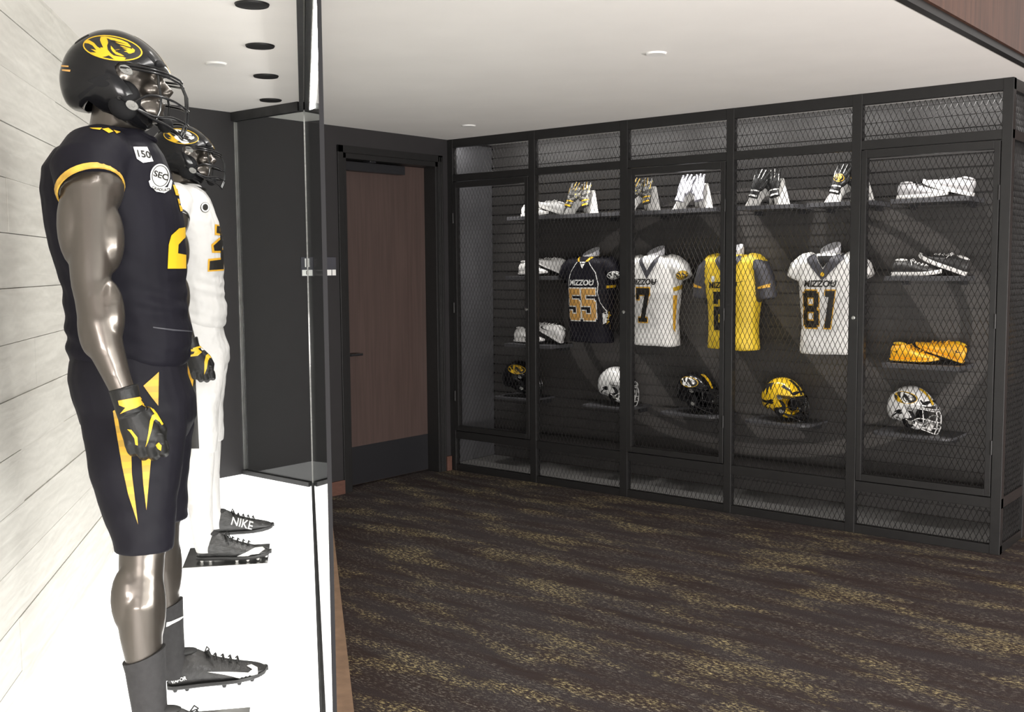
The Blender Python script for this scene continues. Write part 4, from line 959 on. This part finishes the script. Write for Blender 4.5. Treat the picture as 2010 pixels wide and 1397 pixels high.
def glove_set(x, m, labs, edge=None, oval=None, stand_lab='', gx=.0):
    ZZ = ZG+.0015
    # light grey easel board with an arched cut-out
    arch = [(.052*math.cos(a), .070*math.sin(a)) for a in [PI*i/10 for i in range(11)]]
    mb = MB(); tiltm = Matrix.Rotation(math.radians(-20), 3, 'X')
    mb.prism([(-.160, 0)]+[(-a, b) for a, b in arch][0:11]+[(.160, 0), (.085, .185), (-.085, .185)], lambda u, v, d: tiltm @ Vector((u, d, v)), -.004, .004)
    o = mb.build('glove_stand', M['stand'], bevel=.0015); o.location = (x, .292, ZZ)
    mb = MB(); mb.box((-.012, .02, .002), (.012, .12, .008)); mb.box((-.012, .055, .002), (.012, .062, .14)); mb.build('strut', M['stand'], o)
    tag(o, stand_lab, 'stand', 'light grey glove stands')
    gr = 'pairs of gloves on stands'
    glove(m, -1, -13, (x+.050, .287, ZZ+.142), labs[1], gr, edge, oval)
    glove(m, 1, 13, (x-.050, .262, ZZ+.142), labs[0], gr, edge, oval)
glove_set(1.075, 'glove_camo', ('left camouflage glove with yellow flecks, beside the white shoes', 'right camouflage glove with yellow flecks, beside the white shoes'), 'yellow', stand_lab='light grey stand under the camouflage gloves next to the white shoes')
glove_set(1.605, 'glove_camo', ('left glove of the yellow flecked pair half hidden by the second post', 'right glove of the yellow flecked pair beside the second post'), 'yellow', stand_lab='light grey glove stand half hidden by the second post')
glove_set(2.02, 'glove_silver', ('left silver grey glove in the third bay', 'right silver grey glove in the third bay'), None, stand_lab='light grey stand under the silver gloves')
glove_set(2.575, 'glove_black', ('left black glove with white trim in the fourth bay', 'right black glove with white trim in the fourth bay'), 'print_white', stand_lab='light grey stand under the black gloves with white trim')
glove_set(3.125, 'glove_black', ('left black glove with golden palm ring by the fourth post', 'right black glove with golden palm ring, half behind the fourth post'), 'print_white', oval='gold', stand_lab='light grey stand under the gloves with golden palm rings')
# jerseys on torso forms
JR = [(.640, .0, .072, .082), (.617, .005, .092, .125), (.59, .008, .105, .170), (.54, .0, .116, .195), (.47, .0, .122, .198), (.38, .0, .122, .192), (.28, .0, .114, .182), (.18, .0, .108, .176), (.08, .0, .110, .180), (.0, .0, .112, .184)]
def jersey(x, mname, lab, num, numcol, outcol, word, wcol, sleeve=0, extras=None, shear=0, nh=.235, nw=.11, gap=.15, nx=0.0, yaw=0, z=1.05, seed=0, nz=.255):
    # local: x right, -y to the front, z up
    mb = MB()
    mb.rings([[Vector((p.y, -p.x, p.z)) for p in sup(xc, 0, zz, rx, ry, 32, 2.5)] for zz, xc, rx, ry in JR])
    L = {0: ((.150, .0, .568, .084), (.195, .0, .535, .082), (.222, 0, .475, .074)), 1: ((.150, .0, .568, .086), (.200, .0, .53, .082), (.232, .0, .43, .074), (.245, 0, .34, .070))}[sleeve]
    for s in (1, -1): mb.tube([(s*.10, 0, .585)]+[(s*a, b, c) for a, b, c, r in L], [.075]+[r for *_, r in L], 20, flat=.95)
    def wr(me):
        nn = [v.normal.copy() for v in me.vertices]
        for v, n in zip(me.vertices, nn):
            p = v.co.copy(); q = Vector((p.x*5+seed*7, p.y*5, p.z*5)); k = max(.3, min(1, (.5-p.z)*2.2)); v.co = p+n*(noise.noise(q)*.010*k+noise.noise(q*2.4)*.004*k)
    me = fused(mb, 'jersey', M[mname], .0075, 4, .5, wr)
    if sleeve == 1:
        me.materials.append(M['greycloth'])
        for p in me.polygons:
            c_ = p.center
            if abs(c_.x) > .187-.10*max(0, c_.z-.47) and c_.z < .605-abs(abs(c_.x)-.2)*.3 or (abs(c_.x) > .192 and c_.z < .56): p.material_index = 1
    o = link('jersey_form', me); o.location = (x, .355, z); o.rotation_euler = (0, 0, math.radians(yaw)); tag(o, lab, 'jersey', 'jerseys on torso forms in the locker')
    bv = bvh_of(me); F = plane_fn((0, -.5, 0), (1, 0, 0), (0, 0, 1), (0, 1, 0))
    # neck of the form
    mb = MB(); R = []
    for zz, r in ((.60, .066), (.675, .062)): R.append([Vector((r*math.cos(a), r*math.sin(a)+.0, zz+(r*math.sin(a)*.5-r*math.cos(a)*-.18+.004 if zz > .62 else 0))) for a in [2*PI*i/28 for i in range(28)]])
    mb.rings(R); mb.build('neck_cap', M['neck'], o, smooth=True, bevel=.002)
    for hx in (-.06, .06):
        mb = MB(); mb.box((hx-.01, .10, .50), (hx+.01, .163, .53)); mb.build('wall_hook', M['kick'], o)
    def dec(nm, polys, off, m_, L_=.03, f=F): return decal(nm, flat(polys, L_), f, bv, off, M[m_], o)
    if num:
        g = lambda k: [[(a+nx, b+nz) for a, b in p] for p in glyphs(num, nw, nh, gap, k, shear)]
        if outcol: dec('number_outline', g(.055), .0015, outcol)
        dec('chest_number', g(0), .0028, numcol)
    if word:
        bm = text_bm(word, .056, .03, shear=.15, bold=.002)
        for v in bm.verts: v.co.x += nx; v.co.y += nz+nh/2+.042
        decal('chest_lettering', bm, F, bv, .0026, M[wcol], o)
    sw = [(nx*.2+.05+.055*a, .445+.045*b) for a, b in SWOOSH]
    if extras: extras(o, dec, bv, sw)
    return o
def ex1(o, dec, bv, sw):
    dec('logo_mark', [sw], .002, 'print_white')
    dec('collar_panel', [[(.045, .60), (.095, .66), (.075, .67), (.02, .60)], [(-.045, .60), (-.075, .64), (-.06, .66), (-.03, .60)]], .003, 'yellow')
    for s in (1, -1): dec('piping', [[(s*.055, .60), (s*.115, .52), (s*.135, .44), (s*.128, .37), (s*.122, .37), (s*.129, .44), (s*.109, .52), (s*.050, .598)], [(s*.128, .37), (s*.145, .30), (s*.175, .235), (s*.170, .235), (s*.140, .30), (s*.122, .37)]], .002, 'print_white')
    dec('collar_point', [[(-.03, .60), (.03, .60), (0, .55)]], .002, 'print_white')
    dec('side_panel', [[(.150, .22), (.172, .235), (.178, .16), (.150, .14)]], .002, 'print_white'); dec('side_panel', [[(.178, .235), (.19, .20), (.186, .10), (.165, .14)]], .0022, 'yellow')
    Fs = plane_fn((.5, -.5, 0), (.7, .7, 0), (0, 0, 1), (-1, 1, 0)); 
    dec('sleeve_oval', [[(a*.052+.135, .50+b*.06) for a, b in p] for p in [ellp(1, .52)]], .0015, 'print_black', .03, Fs)
    dec('sleeve_emblem', [[(a*.05+.135, .50+b*.06) for a, b in p] for p in EMB+ringp(1, .5, .08)], .0028, 'print_white', .03, Fs)
    dec('sleeve_hem', [[(.085, .425), (.20, .430), (.20, .412), (.085, .405)]], .002, 'yellow', .02, Fs)
jersey(1.125, 'navy', 'black jersey with copper gold number 55 on a torso form', '55', 'oldgold', 'print_white', 'MIZZOU', 'print_white', 0, ex1, nw=.115, nh=.235, gap=.12, nx=-.01, yaw=0, nz=.285)
def vneck(dec, m_, k=1.0): dec('collar', [[(-.085*k, .64), (-.10*k, .60), (0, .49-.02*k), (.10*k, .60), (.085*k, .64), (.055, .62), (0, .535), (-.055, .62)]], .003, m_, .02)
def ex2(o, dec, bv, sw):
    dec('logo_mark', [sw], .002, 'print_black'); vneck(dec, 'greycloth', .8)
    Fs = plane_fn((.5, -.5, 0), (.7, .7, 0), (0, 0, 1), (-1, 1, 0))
    dec('sleeve_oval', [[(a*.045+.140, .50+b*.06) for a, b in p] for p in [ellp(1, .55)]], .0015, 'print_black', .03, Fs)
    dec('sleeve_emblem', [[(a*.042+.140, .50+b*.06) for a, b in p] for p in EMB+ringp(1, .5, .08)], .0028, 'yellow', .03, Fs)
    dec('sleeve_hem', [[(.085, .415), (.20, .440), (.20, .412), (.085, .385)]], .002, 'yellow', .02, Fs)
    dec('side_panel', [[(.085, .36), (.12, .36), (.108, .10), (.09, .12)]], .002, 'gold', .03, Fs)
jersey(1.69, 'whitecloth', 'white jersey with dark number 7 on a torso form', '7', 'print_black', 'gold', 'MIZZOU', 'print_black', 0, ex2, nw=.115, nh=.24, nx=-.035, seed=2, nz=.29)
def ex3(o, dec, bv, sw):
    vneck(dec, 'greycloth', .95)
    for s in (1, -1):
        Fs = plane_fn((s*.6, -.3, 0), (.45*s*1.0, .9, 0), (0, 0, 1), (-.9*s, .45, 0)); Ff = plane_fn((0, -.5, 0), (1, 0, 0), (0, 0, 1), (0, 1, 0))
        # dark outer sleeves
        dec('sleeve_stripe', [[(s*.205, .42), (s*.285, .445), (s*.285, .42), (s*.212, .41)]], .003, 'gold', .02, Ff)
    dec('shoulder_patch', [ellp(.016, .022, 16, -.10, .475)], .002, 'print_white'); dec('seam', [[(.02, .43), (.12, .46), (.12, .463), (.02, .433)]], .002, 'print_black')
jersey(2.31, 'goldcloth', 'golden yellow jersey with dark sleeves on a torso form', '2', 'print_black', None, 'MIZZOU', 'print_black', 1, ex3, nw=.13, nh=.26, nx=-.03, seed=3, nz=.26)
def ex4(o, dec, bv, sw):
    dec('logo_mark', [sw], .002, 'print_black'); vneck(dec, 'greycloth', 1.25)
    dec('collar_lining', [[(-.05, .62), (0, .545), (.06, .62)]], .0025, 'pad', .02)
    dec('collar_emblem', [ellp(.012, .014, 14, 0, .505)], .0045, 'yellow')
    Ff = plane_fn((0, -.5, 0), (1, 0, 0), (0, 0, 1), (0, 1, 0)); dec('sleeve_hem', [[(.200, .425), (.29, .45), (.29, .42), (.200, .395)]], .002, 'yellow', .02, Ff)
jersey(2.985, 'whitecloth', 'white jersey with dark number 81 and wide grey collar on a torso form', '8s', 'print_black', 'gold', 'MIZZOU', 'print_black', 0, ex4, nw=.11, nh=.235, gap=.04, nx=-.02, seed=4, nz=.285, shear=.0)

bpy.data.scenes.remove(TS)
